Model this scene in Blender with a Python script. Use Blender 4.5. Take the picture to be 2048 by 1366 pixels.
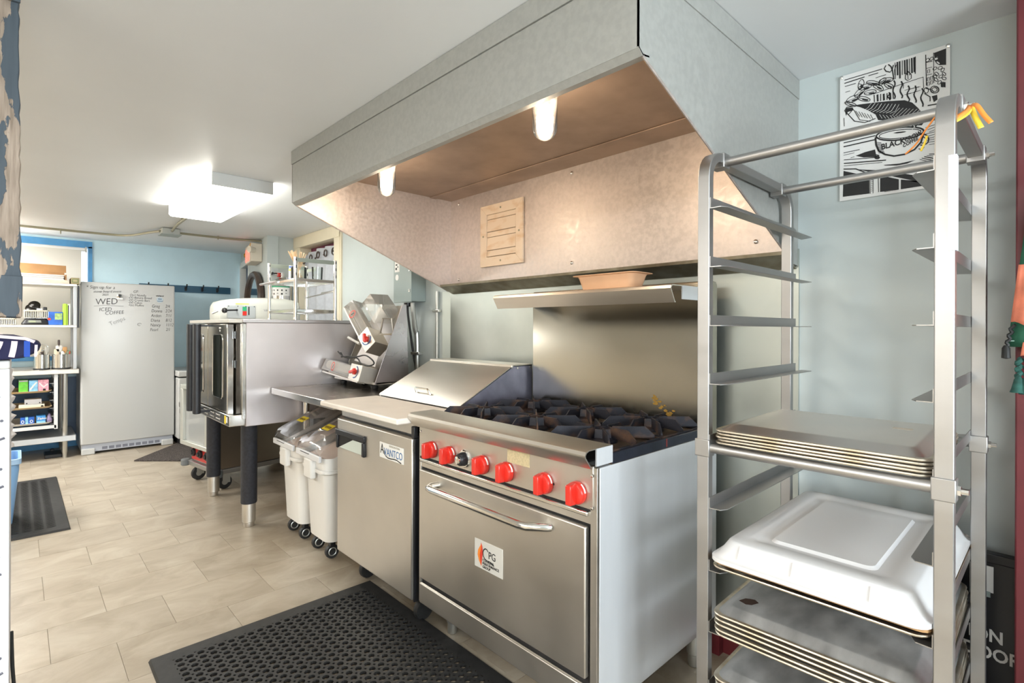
import bpy, bmesh, math, random
from mathutils import Vector, Matrix
R = math.radians
rnd = random.Random(7)
S = bpy.context.scene
COL = S.collection
for _o in list(bpy.data.objects):
    bpy.data.objects.remove(_o)

# ------------------------------------------------------------------ camera, world, lights, exposure
cam_data = bpy.data.cameras.new('camera')
cam_data.sensor_width = 36.0
cam_data.lens = 36.0 * 1047 / 2048
cam_data.shift_y = (656.8 - 683) / 2048
cam_data.clip_start = 0.02
cam = bpy.data.objects.new('camera', cam_data)
COL.objects.link(cam)
yaw, roll = R(46.555), R(0.196)
F = Vector((-math.sin(yaw), math.cos(yaw), 0))
R0 = Vector((math.cos(yaw), math.sin(yaw), 0))
U0 = Vector((0, 0, 1))
RX = math.cos(roll) * R0 + math.sin(roll) * U0
UY = -math.sin(roll) * R0 + math.cos(roll) * U0
mw = Matrix((RX, UY, -F)).transposed().to_4x4()
mw.translation = Vector((0, 0, 1.27))
cam.matrix_world = mw
S.camera = cam

S.view_settings.view_transform = 'Standard'
S.view_settings.look = 'None'
S.view_settings.exposure = 0.62
S.view_settings.gamma = 1.0
S.view_settings.use_curve_mapping = False

world = bpy.data.worlds.new('world')
S.world = world
world.use_nodes = True
wn = world.node_tree
bg = wn.nodes['Background']
bg.inputs['Color'].default_value = (0.80, 0.90, 1.0, 1)
bg.inputs['Strength'].default_value = 2.2


def area(name, loc, rot, sx, sy, power, color):
    l = bpy.data.lights.new(name, 'AREA')
    l.shape = 'RECTANGLE'
    l.size, l.size_y = sx, sy
    l.energy = power
    l.color = color
    o = bpy.data.objects.new(name, l)
    o.location = loc
    o.rotation_euler = rot
    COL.objects.link(o)
    return o


# daylight through the two windows behind the camera (lamps stand just outside the glass)
area('window_daylight', (2.62, 0.1, 1.35), (0, R(90), 0), 1.3, 1.7, 140, (0.88, 0.93, 1.0))
area('window_daylight', (1.3, -2.62, 1.35), (R(90), 0, 0), 1.8, 1.3, 20, (0.95, 0.97, 1.0))
# fill lamps under three added ceiling fixtures, all out of view
area('added_fill_lamp', (-1.1, -1.5, 2.072), (0, 0, 0), 1.1, 0.34, 54, (1.0, 0.985, 0.96))
area('added_fill_lamp', (-5.6, -1.2, 2.072), (0, 0, 0), 1.1, 0.34, 40, (1.0, 0.97, 0.93))
area('added_fill_lamp', (-6.5, -0.45, 2.072), (0, 0, 0), 0.8, 0.34, 16, (0.97, 0.98, 1.0))


# ------------------------------------------------------------------ helpers
class MB:
    """collects boxes, bars, tubes, lofts ... into one mesh"""

    def __init__(s):
        s.v, s.f = [], []

    def add(s, vs, fs):
        n = len(s.v)
        s.v += [Vector(p) for p in vs]
        s.f += [tuple(i + n for i in q) for q in fs]
        return s

    def box(s, x0, x1, y0, y1, z0, z1):
        vs = [(x, y, z) for z in (z0, z1) for x, y in ((x0, y0), (x1, y0), (x1, y1), (x0, y1))]
        return s.add(vs, [(3, 2, 1, 0), (4, 5, 6, 7), (0, 1, 5, 4), (1, 2, 6, 5), (2, 3, 7, 6), (3, 0, 4, 7)])

    def loft(s, rings, cap0=True, cap1=True, closed=True):
        n = len(rings[0])
        vs = [p for r in rings for p in r]
        fs = []
        for k in range(len(rings) - 1):
            for i in range(n if closed else n - 1):
                j = (i + 1) % n
                fs.append((k * n + i, k * n + j, (k + 1) * n + j, (k + 1) * n + i))
        if cap0:
            fs.append(tuple(reversed(range(n))))
        if cap1:
            fs.append(tuple((len(rings) - 1) * n + i for i in range(n)))
        return s.add(vs, fs)

    def cyl(s, p0, p1, r, r1=None, n=14, cap=True):
        p0, p1 = Vector(p0), Vector(p1)
        d = (p1 - p0).normalized()
        a = d.orthogonal().normalized()
        b = d.cross(a)
        r1 = r if r1 is None else r1
        rg = lambda p, q: [p + (a * math.cos(t) + b * math.sin(t)) * q for t in [2 * math.pi * i / n for i in range(n)]]
        return s.loft([rg(p0, r), rg(p1, r1)], cap, cap)

    def tube(s, pts, r, n=8, closed=False):
        pts = [Vector(p) for p in pts]
        rings = []
        a = None
        m = len(pts)
        for i, p in enumerate(pts):
            if closed:
                t = (pts[(i + 1) % m] - pts[i - 1]).normalized()
            else:
                t = (pts[min(i + 1, m - 1)] - pts[max(i - 1, 0)]).normalized()
            if a is None:
                a = t.orthogonal().normalized()
            else:
                a = (a - t * a.dot(t))
                a = a.normalized() if a.length > 1e-6 else t.orthogonal().normalized()
            b = t.cross(a)
            rings.append([p + (a * math.cos(q) + b * math.sin(q)) * r for q in [2 * math.pi * k / n for k in range(n)]])
        if closed:
            rings.append(rings[0])
            return s.loft(rings, False, False)
        return s.loft(rings)

    def prism(s, poly, axis, a0, a1):
        """poly: 2D points, extruded along axis; (x: y,z) (y: x,z) (z: x,y)"""
        mk = {'x': lambda p, a: (a, p[0], p[1]), 'y': lambda p, a: (p[0], a, p[1]), 'z': lambda p, a: (p[0], p[1], a)}[axis]
        return s.loft([[Vector(mk(p, a0)) for p in poly], [Vector(mk(p, a1)) for p in poly]])

    def lathe(s, prof, c, n=20, axis='z', cap0=True, cap1=True):
        c = Vector(c)
        rings = []
        for r, h in prof:
            rg = []
            for i in range(n):
                t = 2 * math.pi * i / n
                x, y = r * math.cos(t), r * math.sin(t)
                rg.append(c + Vector({'z': (x, y, h), 'x': (h, x, y), 'y': (y, h, x)}[axis]))
            rings.append(rg)
        return s.loft(rings, cap0, cap1)

    def flat(s, pts):
        return s.add(pts, [tuple(range(len(pts)))])

    def turn(s, mat):
        s.v = [mat @ p for p in s.v]
        return s


def rr(cx, cy, z, w, d, r, n=4):
    """rounded rectangle ring in plan"""
    out = []
    r = min(r, w / 2 - 1e-4, d / 2 - 1e-4)
    for k, (sx, sy) in enumerate(((1, 1), (-1, 1), (-1, -1), (1, -1))):
        for i in range(n + 1):
            t = R(90 * k + 90 * i / n)
            out.append(Vector((cx + sx * (w / 2 - r) + r * math.cos(t), cy + sy * (d / 2 - r) + r * math.sin(t), z)))
    return out


def wloc(o):
    v = Vector((0, 0, 0))
    while o is not None:
        v += o.location
        o = o.parent
    return v


def obj(name, m, mat, parent=None, bevel=0, sharp=35, seg=2, label=None):
    off = wloc(parent) if parent is not None else Vector((0, 0, 0))
    me = bpy.data.meshes.new(name)
    me.from_pydata([tuple(p - off) for p in m.v], [], m.f)
    bm = bmesh.new()
    bm.from_mesh(me)
    bmesh.ops.recalc_face_normals(bm, faces=bm.faces)
    bm.to_mesh(me)
    bm.free()
    me.shade_smooth()
    me.set_sharp_from_angle(angle=R(sharp))
    if mat is not None:
        me.materials.append(mat)
    o = bpy.data.objects.new(name, me)
    COL.objects.link(o)
    if parent is not None:
        o.parent = parent
    if bevel:
        b = o.modifiers.new('edge', 'BEVEL')
        b.width = bevel
        b.segments = seg
        b.limit_method = 'ANGLE'
        b.angle_limit = R(40)
        b.harden_normals = False
    if label:
        o['label'] = label
    return o


def tag(o, label, cat, group=None, kind=None):
    o['label'] = label
    o['category'] = cat
    if group:
        o['group'] = group
    if kind:
        o['kind'] = kind
    return o


def thing(name, label, cat, loc=(0, 0, 0), group=None):
    o = bpy.data.objects.new(name, None)
    o.empty_display_size = 0.05
    COL.objects.link(o)
    o.location = loc
    return tag(o, label, cat, group)


def single(name, m, mat, label, cat, group=None, bevel=0, loc=None, sharp=35):
    """a thing that is one mesh; origin moved to loc"""
    if loc is not None:
        loc = Vector(loc)
        m.v = [p - loc for p in m.v]
    o = obj(name, m, mat, None, bevel, sharp)
    if loc is not None:
        o.location = loc
    return tag(o, label, cat, group)


def struct(name, m, mat, parent=None, bevel=0):
    o = obj(name, m, mat, parent, bevel)
    if parent is None:
        o['kind'] = 'structure'
    return o


def dup(root, loc, rotz=0.0, label=None):
    r = root.copy()
    COL.objects.link(r)
    r.location = loc
    r.rotation_euler = (0, 0, rotz)
    if label:
        r['label'] = label
    for ch in list(root.children):
        c = ch.copy()
        COL.objects.link(c)
        c.parent = r
        for g in list(ch.children):
            d = g.copy()
            COL.objects.link(d)
            d.parent = c
    return r


def text(name, s, size, at, u, v, mat, parent=None, align='LEFT', shear=0.0, fat=0.0, sx=1.0):
    """flat lettering as a mesh: starts at 'at', runs along u, stands up along v"""
    c = bpy.data.curves.new(name, 'FONT')
    c.body = s
    c.size = size
    c.align_x = align
    c.shear = shear
    c.offset = fat
    c.extrude = 0.0004
    c.resolution_u = 3
    t = bpy.data.objects.new(name, c)
    me = bpy.data.meshes.new_from_object(t)
    bpy.data.objects.remove(t)
    u, v = Vector(u).normalized(), Vector(v).normalized()
    n = u.cross(v)
    off = wloc(parent) if parent is not None else Vector((0, 0, 0))
    at = Vector(at)
    for p in me.vertices:
        q = p.co
        p.co = at + u * q.x * sx + v * q.y + n * q.z - off
    me.name = name
    me.materials.clear()
    me.materials.append(mat)
    o = bpy.data.objects.new(name, me)
    COL.objects.link(o)
    if parent is not None:
        o.parent = parent
    return o


def ribbon(m, pts, w, n=Vector((0, -1, 0))):
    """flat stroke of width w along pts, lying in the plane with normal n"""
    pts = [Vector(p) for p in pts]
    k = len(m.v)
    for i, p in enumerate(pts):
        t = (pts[min(i + 1, len(pts) - 1)] - pts[max(i - 1, 0)]).normalized()
        s = t.cross(n).normalized() * w / 2
        m.v += [p - s, p + s]
    for i in range(len(pts) - 1):
        m.f.append((k + 2 * i, k + 2 * i + 1, k + 2 * i + 3, k + 2 * i + 2))
    return m


# ------------------------------------------------------------------ materials
def mat(name, col, rough=0.5, metal=0.0, vary=0.0, scale=8.0, stretch=(1, 1, 1), bump=0.0, bscale=60.0, col2=None, spec=0.5,
        emit=None, estr=0.0, coat=0.0, rvary=0.0, detail=4.0, lo=0.35, hi=0.65, subsurf=0.0):
    m = bpy.data.materials.new(name)
    m.use_nodes = True
    nt = m.node_tree
    b = nt.nodes['Principled BSDF']
    b.inputs['Base Color'].default_value = (*col, 1)
    b.inputs['Roughness'].default_value = rough
    b.inputs['Metallic'].default_value = metal
    b.inputs['Specular IOR Level'].default_value = spec
    if coat:
        b.inputs['Coat Weight'].default_value = coat
        b.inputs['Coat Roughness'].default_value = 0.1
    if emit:
        b.inputs['Emission Color'].default_value = (*emit, 1)
        b.inputs['Emission Strength'].default_value = estr
    if vary or bump or rvary or col2:
        tc = nt.nodes.new('ShaderNodeTexCoord')
        mp = nt.nodes.new('ShaderNodeMapping')
        mp.inputs['Scale'].default_value = stretch
        nt.links.new(tc.outputs['Object'], mp.inputs['Vector'])
        nz = nt.nodes.new('ShaderNodeTexNoise')
        nz.inputs['Scale'].default_value = scale
        nz.inputs['Detail'].default_value = detail
        nt.links.new(mp.outputs['Vector'], nz.inputs['Vector'])
        if vary or col2:
            cr = nt.nodes.new('ShaderNodeValToRGB')
            c2 = col2 or tuple(min(1, c * (1 + vary)) for c in col)
            c1 = col if col2 else tuple(c * (1 - vary) for c in col)
            cr.color_ramp.elements[0].position = lo
            cr.color_ramp.elements[1].position = hi
            cr.color_ramp.elements[0].color = (*c1, 1)
            cr.color_ramp.elements[1].color = (*c2, 1)
            nt.links.new(nz.outputs['Fac'], cr.inputs['Fac'])
            nt.links.new(cr.outputs['Color'], b.inputs['Base Color'])
        if rvary:
            mr = nt.nodes.new('ShaderNodeMapRange')
            mr.inputs['From Min'].default_value = 0.3
            mr.inputs['From Max'].default_value = 0.7
            mr.inputs['To Min'].default_value = max(0.02, rough - rvary)
            mr.inputs['To Max'].default_value = rough + rvary
            nt.links.new(nz.outputs['Fac'], mr.inputs['Value'])
            nt.links.new(mr.outputs['Result'], b.inputs['Roughness'])
        if bump:
            n2 = nt.nodes.new('ShaderNodeTexNoise')
            n2.inputs['Scale'].default_value = bscale
            n2.inputs['Detail'].default_value = 3
            nt.links.new(mp.outputs['Vector'], n2.inputs['Vector'])
            bp = nt.nodes.new('ShaderNodeBump')
            bp.inputs['Strength'].default_value = bump
            bp.inputs['Distance'].default_value = 0.01
            nt.links.new(n2.outputs['Fac'], bp.inputs['Height'])
            nt.links.new(bp.outputs['Normal'], b.inputs['Normal'])
    return m


def clear(name, col=(1, 1, 1), see=0.8, rough=0.05, milk=0.0, gloss=1.0):
    """thin clear plastic or glass: lets light straight through, with a glossy skin and some milkiness"""
    m = bpy.data.materials.new(name)
    m.use_nodes = True
    nt = m.node_tree
    out = nt.nodes['Material Output']
    nt.nodes.remove(nt.nodes['Principled BSDF'])
    tr = nt.nodes.new('ShaderNodeBsdfTransparent')
    tr.inputs['Color'].default_value = (*col, 1)
    df = nt.nodes.new('ShaderNodeBsdfDiffuse')
    df.inputs['Color'].default_value = (*[c * 0.9 for c in col], 1)
    gl = nt.nodes.new('ShaderNodeBsdfGlossy')
    gl.inputs['Roughness'].default_value = rough
    m1 = nt.nodes.new('ShaderNodeMixShader')
    m1.inputs[0].default_value = milk
    nt.links.new(tr.outputs[0], m1.inputs[1])
    nt.links.new(df.outputs[0], m1.inputs[2])
    fr = nt.nodes.new('ShaderNodeFresnel')
    fr.inputs['IOR'].default_value = 1.45
    mu = nt.nodes.new('ShaderNodeMath')
    mu.operation = 'MULTIPLY'
    mu.inputs[1].default_value = gloss
    nt.links.new(fr.outputs[0], mu.inputs[0])
    m2 = nt.nodes.new('ShaderNodeMixShader')
    nt.links.new(mu.outputs[0], m2.inputs[0])
    nt.links.new(m1.outputs[0], m2.inputs[1])
    nt.links.new(gl.outputs[0], m2.inputs[2])
    nt.links.new(m2.outputs[0], out.inputs['Surface'])
    return m


STEEL = mat('stainless_steel', (0.63, 0.595, 0.54), 0.42, 1.0, vary=0.05, scale=3.0, stretch=(1, 1, 1), rvary=0.06, bump=0.015, bscale=300)
STEEL_H = mat('stainless_brushed_across', (0.66, 0.625, 0.57), 0.36, 1.0, vary=0.03, scale=2.5, stretch=(1, 2, 6), rvary=0.03)
STEEL_SIDE = mat('range_side_steel', (0.70, 0.72, 0.75), 0.45, 0.35, vary=0.025, scale=2.2, stretch=(3, 6, 0.6), rvary=0.04)
POLISHED = mat('polished_steel', (0.74, 0.73, 0.70), 0.17, 1.0, vary=0.05, scale=9)
CHROME = mat('chrome', (0.78, 0.77, 0.75), 0.12, 1.0)
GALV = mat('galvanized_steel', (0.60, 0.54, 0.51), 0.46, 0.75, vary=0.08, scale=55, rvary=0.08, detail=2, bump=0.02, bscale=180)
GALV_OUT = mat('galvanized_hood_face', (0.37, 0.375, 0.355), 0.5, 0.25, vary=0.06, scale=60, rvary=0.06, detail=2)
ALU = mat('aluminium', (0.42, 0.415, 0.41), 0.42, 1.0, vary=0.05, scale=4, stretch=(1, 1, 3), rvary=0.05)
PAN = mat('sheet_pan_aluminium', (0.72, 0.68, 0.64), 0.36, 1.0, vary=0.05, scale=4, stretch=(2, 1, 1), rvary=0.06, bump=0.01, bscale=120)
PAN_OLD = mat('worn_pan_aluminium', (0.47, 0.47, 0.465), 0.42, 0.7, vary=0.2, scale=7, stretch=(3, 1.4, 1), rvary=0.1, bump=0.03, bscale=140, detail=8)
PAN_RIM = mat('baked_on_rim', (0.52, 0.42, 0.29), 0.36, 0.9, col2=(0.72, 0.66, 0.56), scale=14, stretch=(0.6, 1, 1), lo=0.38, hi=0.6)
IRON = mat('cast_iron_grate', (0.022, 0.022, 0.030), 0.5, 0.4, col2=(0.12, 0.062, 0.035), scale=16, lo=0.5, hi=0.72, bump=0.05, bscale=90)
IRON_TOP = mat('greasy_cooktop', (0.10, 0.075, 0.055), 0.4, 0.6, col2=(0.28, 0.21, 0.15), scale=11, lo=0.4, hi=0.7)
BLUESTEEL = mat('blued_steel_edge', (0.035, 0.042, 0.065), 0.38, 0.6, vary=0.3, scale=9)
BLACK = mat('black_plastic', (0.012, 0.012, 0.014), 0.38)
BLACK_SATIN = mat('black_painted_steel', (0.018, 0.019, 0.024), 0.42, vary=0.2, scale=20)
DARK = mat('dark_gap', (0.008, 0.007, 0.007), 0.8)
RED = mat('red_plastic', (0.62, 0.022, 0.012), 0.28, coat=0.4)
WHITE = mat('white_plastic', (0.74, 0.72, 0.68), 0.38, vary=0.02, scale=4)
WHITE_ROUGH = mat('white_cutting_board', (0.80, 0.74, 0.67), 0.5, vary=0.04, scale=7)
ENAMEL = mat('white_enamel', (0.56, 0.57, 0.565), 0.3, bump=0.008, bscale=260)
ENAMEL_GREY = mat('grey_enamel', (0.50, 0.53, 0.60), 0.4)
MINT = mat('mint_wall_paint', (0.50, 0.555, 0.555), 0.62, vary=0.03, scale=3, bump=0.03, bscale=25)
BLUE_WALL = mat('light_blue_wall_paint', (0.60, 0.79, 0.87), 0.6, vary=0.04, scale=3, bump=0.10, bscale=22)
CEIL = mat('ceiling_paint', (0.715, 0.735, 0.75), 0.45, vary=0.015, scale=2, bump=0.02, bscale=14)
CREAM = mat('cream_trim_paint', (0.76, 0.69, 0.53), 0.45, vary=0.03, scale=6)
NAVY = mat('navy_paint', (0.02, 0.06, 0.13), 0.4, vary=0.1, scale=9)
SLATE_BLUE = mat('blue_rail_paint', (0.025, 0.10, 0.17), 0.4)
BRIGHT_BLUE = mat('bright_blue_trim', (0.08, 0.30, 0.58), 0.45, vary=0.06, scale=20)
MAROON = mat('maroon_paint', (0.13, 0.018, 0.024), 0.4, vary=0.12, scale=7)
RUBBER = mat('black_rubber', (0.018, 0.0175, 0.017), 0.55, vary=0.25, scale=30, bump=0.04, bscale=220)
CARPET = mat('dark_carpet_mat', (0.035, 0.027, 0.024), 0.95, col2=(0.12, 0.10, 0.09), scale=120, bump=0.6, bscale=260, lo=0.45, hi=0.62)
PAPER = mat('white_paper', (0.80, 0.79, 0.77), 0.7)
INK = mat('black_ink', (0.012, 0.012, 0.013), 0.6)
INK_SOFT = mat('marker_ink', (0.05, 0.05, 0.055), 0.6)
INK_FAINT = mat('faint_marker_ink', (0.30, 0.30, 0.31), 0.6)
BLUE_INK = mat('blue_print', (0.03, 0.13, 0.33), 0.5)
ORANGE = mat('orange_print', (0.85, 0.24, 0.03), 0.5)
RED_PRINT = mat('red_print', (0.70, 0.05, 0.03), 0.5)
YELLOW = mat('yellow_sticker', (0.85, 0.66, 0.03), 0.5)
GREEN = mat('green_box_print', (0.14, 0.55, 0.05), 0.5, vary=0.15, scale=30)
LIME = mat('lime_cover', (0.42, 0.68, 0.06), 0.45)
BOX_BLUE = mat('blue_box_print', (0.02, 0.12, 0.52), 0.4, vary=0.2, scale=20)
SKY_BLUE = mat('light_blue_print', (0.25, 0.55, 0.82), 0.5, vary=0.2, scale=40)
PINK = mat('pink_print', (0.78, 0.36, 0.45), 0.5, vary=0.25, scale=60)
CARDBOARD = mat('brown_cardboard', (0.36, 0.19, 0.075), 0.75, vary=0.08, scale=12)
KRAFT = mat('kraft_paper', (0.62, 0.37, 0.22), 0.7, vary=0.04, scale=14)
TAN = mat('tan_tray', (0.62, 0.46, 0.26), 0.5, vary=0.1, scale=12)
WOOD_LIGHT = mat('pale_birch_wood', (0.72, 0.52, 0.32), 0.6, vary=0.12, scale=40)
DARKWOOD = mat('dark_wood_frame', (0.06, 0.04, 0.032), 0.35, vary=0.3, scale=12)
BRASS = mat('brass', (0.62, 0.36, 0.08), 0.3, 1.0)
OLD_PAPER = mat('faded_label', (0.50, 0.41, 0.24), 0.7, vary=0.12, scale=160)
VENT = mat('stained_vent_paint', (0.74, 0.60, 0.46), 0.5, col2=(0.60, 0.36, 0.17), scale=7, stretch=(1, 1, 2.5), lo=0.52, hi=0.75)
GREYPAINT = mat('grey_box_paint', (0.30, 0.36, 0.35), 0.42, vary=0.03, scale=6)
CONDUIT = mat('conduit_metal', (0.58, 0.58, 0.55), 0.4, 0.9)
OLIVE = mat('olive_conduit', (0.34, 0.32, 0.23), 0.45, 0.5)
CURTAIN = mat('grey_curtain', (0.50, 0.53, 0.58), 0.85, vary=0.05, scale=30, bump=0.05, bscale=300)
PLUM = mat('plum_cloth', (0.20, 0.05, 0.09), 0.8)
GLASS = clear('clear_glass', (0.96, 0.98, 0.97), rough=0.02, milk=0.03)
PLASTIC_CLEAR = clear('clear_polycarbonate', (0.93, 0.92, 0.92), rough=0.06, milk=0.10, gloss=1.6)
PLASTIC_MILKY = clear('milky_lid_plastic', (0.97, 0.97, 0.98), rough=0.16, milk=0.76, gloss=0.6)
PLASTIC_BOX = clear('clear_guard_plastic', (0.95, 0.93, 0.9), rough=0.05, milk=0.20, gloss=1.6)
GLOBE = clear('lamp_globe_glass', (1.0, 0.98, 0.95), rough=0.03, milk=0.28)
BULB = mat('lit_bulb', (1, 0.9, 0.75), 0.5, emit=(1.0, 0.86, 0.66), estr=22)
DIFFUSER = mat('lit_diffuser', (0.9, 0.9, 0.88), 0.5, emit=(1.0, 0.97, 0.88), estr=9.0)
EXIT_RED = mat('lit_exit_letters', (0.8, 0.1, 0.08), 0.5, emit=(1.0, 0.14, 0.10), estr=1.6)
MIRROR = mat('mirror_glass', (0.86, 0.89, 0.90), 0.02, 1.0)
FLOUR = mat('flour', (0.80, 0.66, 0.58), 0.95)
CLOTH_RED = mat('red_apron_cloth', (0.62, 0.045, 0.035), 0.85, vary=0.15, scale=8, bump=0.05, bscale=200)
CLOTH_CORAL = mat('coral_apron_cloth', (0.76, 0.23, 0.14), 0.85, vary=0.12, scale=30, bump=0.05, bscale=200)
CLOTH_GREEN = mat('green_apron_cloth', (0.02, 0.115, 0.065), 0.85, vary=0.15, scale=8, bump=0.05, bscale=200)
TASSEL = mat('teal_cord', (0.025, 0.10, 0.085), 0.85, vary=0.3, scale=60)
BLACKCORD = mat('black_cord', (0.012, 0.013, 0.013), 0.6)
BIN_BLUE = mat('light_blue_plastic', (0.22, 0.42, 0.72), 0.4, vary=0.04, scale=5)
RIBBON_O = mat('orange_ribbon', (0.90, 0.30, 0.05), 0.4)
RIBBON_Y = mat('yellow_ribbon', (0.90, 0.66, 0.06), 0.4)


def floor_material():
    m = bpy.data.materials.new('stone_look_tile')
    m.use_nodes = True
    nt = m.node_tree
    b = nt.nodes['Principled BSDF']
    L = nt.links.new
    tc = nt.nodes.new('ShaderNodeTexCoord')
    oi = nt.nodes.new('ShaderNodeObjectInfo')
    cm = nt.nodes.new('ShaderNodeCombineXYZ')
    ml = nt.nodes.new('ShaderNodeMath')
    ml.operation = 'MULTIPLY'
    ml.inputs[1].default_value = 37.0
    L(oi.outputs['Random'], ml.inputs[0])
    for k in range(3):
        L(ml.outputs[0], cm.inputs[k])
    ad = nt.nodes.new('ShaderNodeVectorMath')
    L(tc.outputs['Object'], ad.inputs[0])
    L(cm.outputs[0], ad.inputs[1])
    mp = nt.nodes.new('ShaderNodeMapping')
    mp.inputs['Scale'].default_value = (1.6, 1.0, 1.0)
    mp.inputs['Rotation'].default_value = (0, 0, R(12))
    L(ad.outputs[0], mp.inputs['Vector'])
    n1 = nt.nodes.new('ShaderNodeTexNoise')
    n1.inputs['Scale'].default_value = 4.0
    n1.inputs['Detail'].default_value = 8
    n1.inputs['Roughness'].default_value = 0.62
    n1.inputs['Distortion'].default_value = 0.7
    L(mp.outputs[0], n1.inputs['Vector'])
    cr = nt.nodes.new('ShaderNodeValToRGB')
    e = cr.color_ramp.elements
    e[0].position, e[0].color = 0.25, (0.31, 0.255, 0.185, 1)
    e[1].position, e[1].color = 0.70, (0.50, 0.445, 0.36, 1)
    k = e.new(0.5)
    k.color = (0.42, 0.36, 0.28, 1)
    L(n1.outputs['Fac'], cr.inputs['Fac'])
    hs = nt.nodes.new('ShaderNodeHueSaturation')
    mr = nt.nodes.new('ShaderNodeMapRange')
    mr.inputs['To Min'].default_value = 0.95
    mr.inputs['To Max'].default_value = 1.05
    L(oi.outputs['Random'], mr.inputs['Value'])
    L(mr.outputs[0], hs.inputs['Value'])
    L(cr.outputs[0], hs.inputs['Color'])
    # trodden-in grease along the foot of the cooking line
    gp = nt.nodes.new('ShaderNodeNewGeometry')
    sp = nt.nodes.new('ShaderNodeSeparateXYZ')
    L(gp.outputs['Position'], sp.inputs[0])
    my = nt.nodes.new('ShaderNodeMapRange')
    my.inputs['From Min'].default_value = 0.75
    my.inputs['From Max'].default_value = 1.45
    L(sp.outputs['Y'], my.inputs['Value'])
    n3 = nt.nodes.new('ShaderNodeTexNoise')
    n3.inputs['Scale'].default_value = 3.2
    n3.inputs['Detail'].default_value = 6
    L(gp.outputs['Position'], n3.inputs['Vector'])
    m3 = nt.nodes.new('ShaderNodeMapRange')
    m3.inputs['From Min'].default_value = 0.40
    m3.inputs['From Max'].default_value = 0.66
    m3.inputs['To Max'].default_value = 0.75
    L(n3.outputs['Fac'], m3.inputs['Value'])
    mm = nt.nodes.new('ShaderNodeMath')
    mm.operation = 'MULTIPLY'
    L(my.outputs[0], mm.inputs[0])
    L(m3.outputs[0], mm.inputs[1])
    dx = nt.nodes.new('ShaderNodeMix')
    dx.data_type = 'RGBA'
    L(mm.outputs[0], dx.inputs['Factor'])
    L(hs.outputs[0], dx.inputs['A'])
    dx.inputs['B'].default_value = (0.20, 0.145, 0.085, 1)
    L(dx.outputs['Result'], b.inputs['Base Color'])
    b.inputs['Roughness'].default_value = 0.36
    bp = nt.nodes.new('ShaderNodeBump')
    bp.inputs['Strength'].default_value = 0.12
    bp.inputs['Distance'].default_value = 0.01
    L(n1.outputs['Fac'], bp.inputs['Height'])
    L(bp.outputs[0], b.inputs['Normal'])
    return m


def peeled_material():
    m = bpy.data.materials.new('peeling_blue_paint_on_wood')
    m.use_nodes = True
    nt = m.node_tree
    b = nt.nodes['Principled BSDF']
    L = nt.links.new
    tc = nt.nodes.new('ShaderNodeTexCoord')
    mp = nt.nodes.new('ShaderNodeMapping')
    mp.inputs['Scale'].default_value = (1, 2.2, 0.8)
    L(tc.outputs['Object'], mp.inputs['Vector'])
    n1 = nt.nodes.new('ShaderNodeTexNoise')
    n1.inputs['Scale'].default_value = 6.5
    n1.inputs['Detail'].default_value = 6
    n1.inputs['Roughness'].default_value = 0.55
    L(mp.outputs[0], n1.inputs['Vector'])
    st = nt.nodes.new('ShaderNodeValToRGB')
    st.color_ramp.elements[0].position = 0.492
    st.color_ramp.elements[1].position = 0.502
    L(n1.outputs['Fac'], st.inputs['Fac'])
    n2 = nt.nodes.new('ShaderNodeTexNoise')
    n2.inputs['Scale'].default_value = 30
    n2.inputs['Detail'].default_value = 5
    m2 = nt.nodes.new('ShaderNodeMapping')
    m2.inputs['Scale'].default_value = (1, 3, 0.25)
    L(tc.outputs['Object'], m2.inputs['Vector'])
    L(m2.outputs[0], n2.inputs['Vector'])
    wd = nt.nodes.new('ShaderNodeValToRGB')
    wd.color_ramp.elements[0].position, wd.color_ramp.elements[0].color = 0.3, (0.14, 0.105, 0.075, 1)
    wd.color_ramp.elements[1].position, wd.color_ramp.elements[1].color = 0.7, (0.38, 0.31, 0.25, 1)
    L(n2.outputs['Fac'], wd.inputs['Fac'])
    pt = nt.nodes.new('ShaderNodeValToRGB')
    pt.color_ramp.elements[0].color = (0.035, 0.05, 0.065, 1)
    pt.color_ramp.elements[1].color = (0.07, 0.092, 0.115, 1)
    L(n2.outputs['Fac'], pt.inputs['Fac'])
    mx = nt.nodes.new('ShaderNodeMix')
    mx.data_type = 'RGBA'
    L(st.outputs['Color'], mx.inputs['Factor'])
    L(pt.outputs['Color'], mx.inputs['A'])
    L(wd.outputs['Color'], mx.inputs['B'])
    L(mx.outputs['Result'], b.inputs['Base Color'])
    b.inputs['Roughness'].default_value = 0.7
    bp = nt.nodes.new('ShaderNodeBump')
    bp.inputs['Strength'].default_value = 0.5
    bp.inputs['Distance'].default_value = 0.003
    bp.invert = True
    L(st.outputs['Color'], bp.inputs['Height'])
    L(bp.outputs[0], b.inputs['Normal'])
    return m


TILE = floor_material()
PEELED = peeled_material()
GROUT = mat('grout', (0.40, 0.335, 0.25), 0.8)
WARM_WALL = mat('warm_wall_paint', (0.50, 0.435, 0.34), 0.6)

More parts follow.
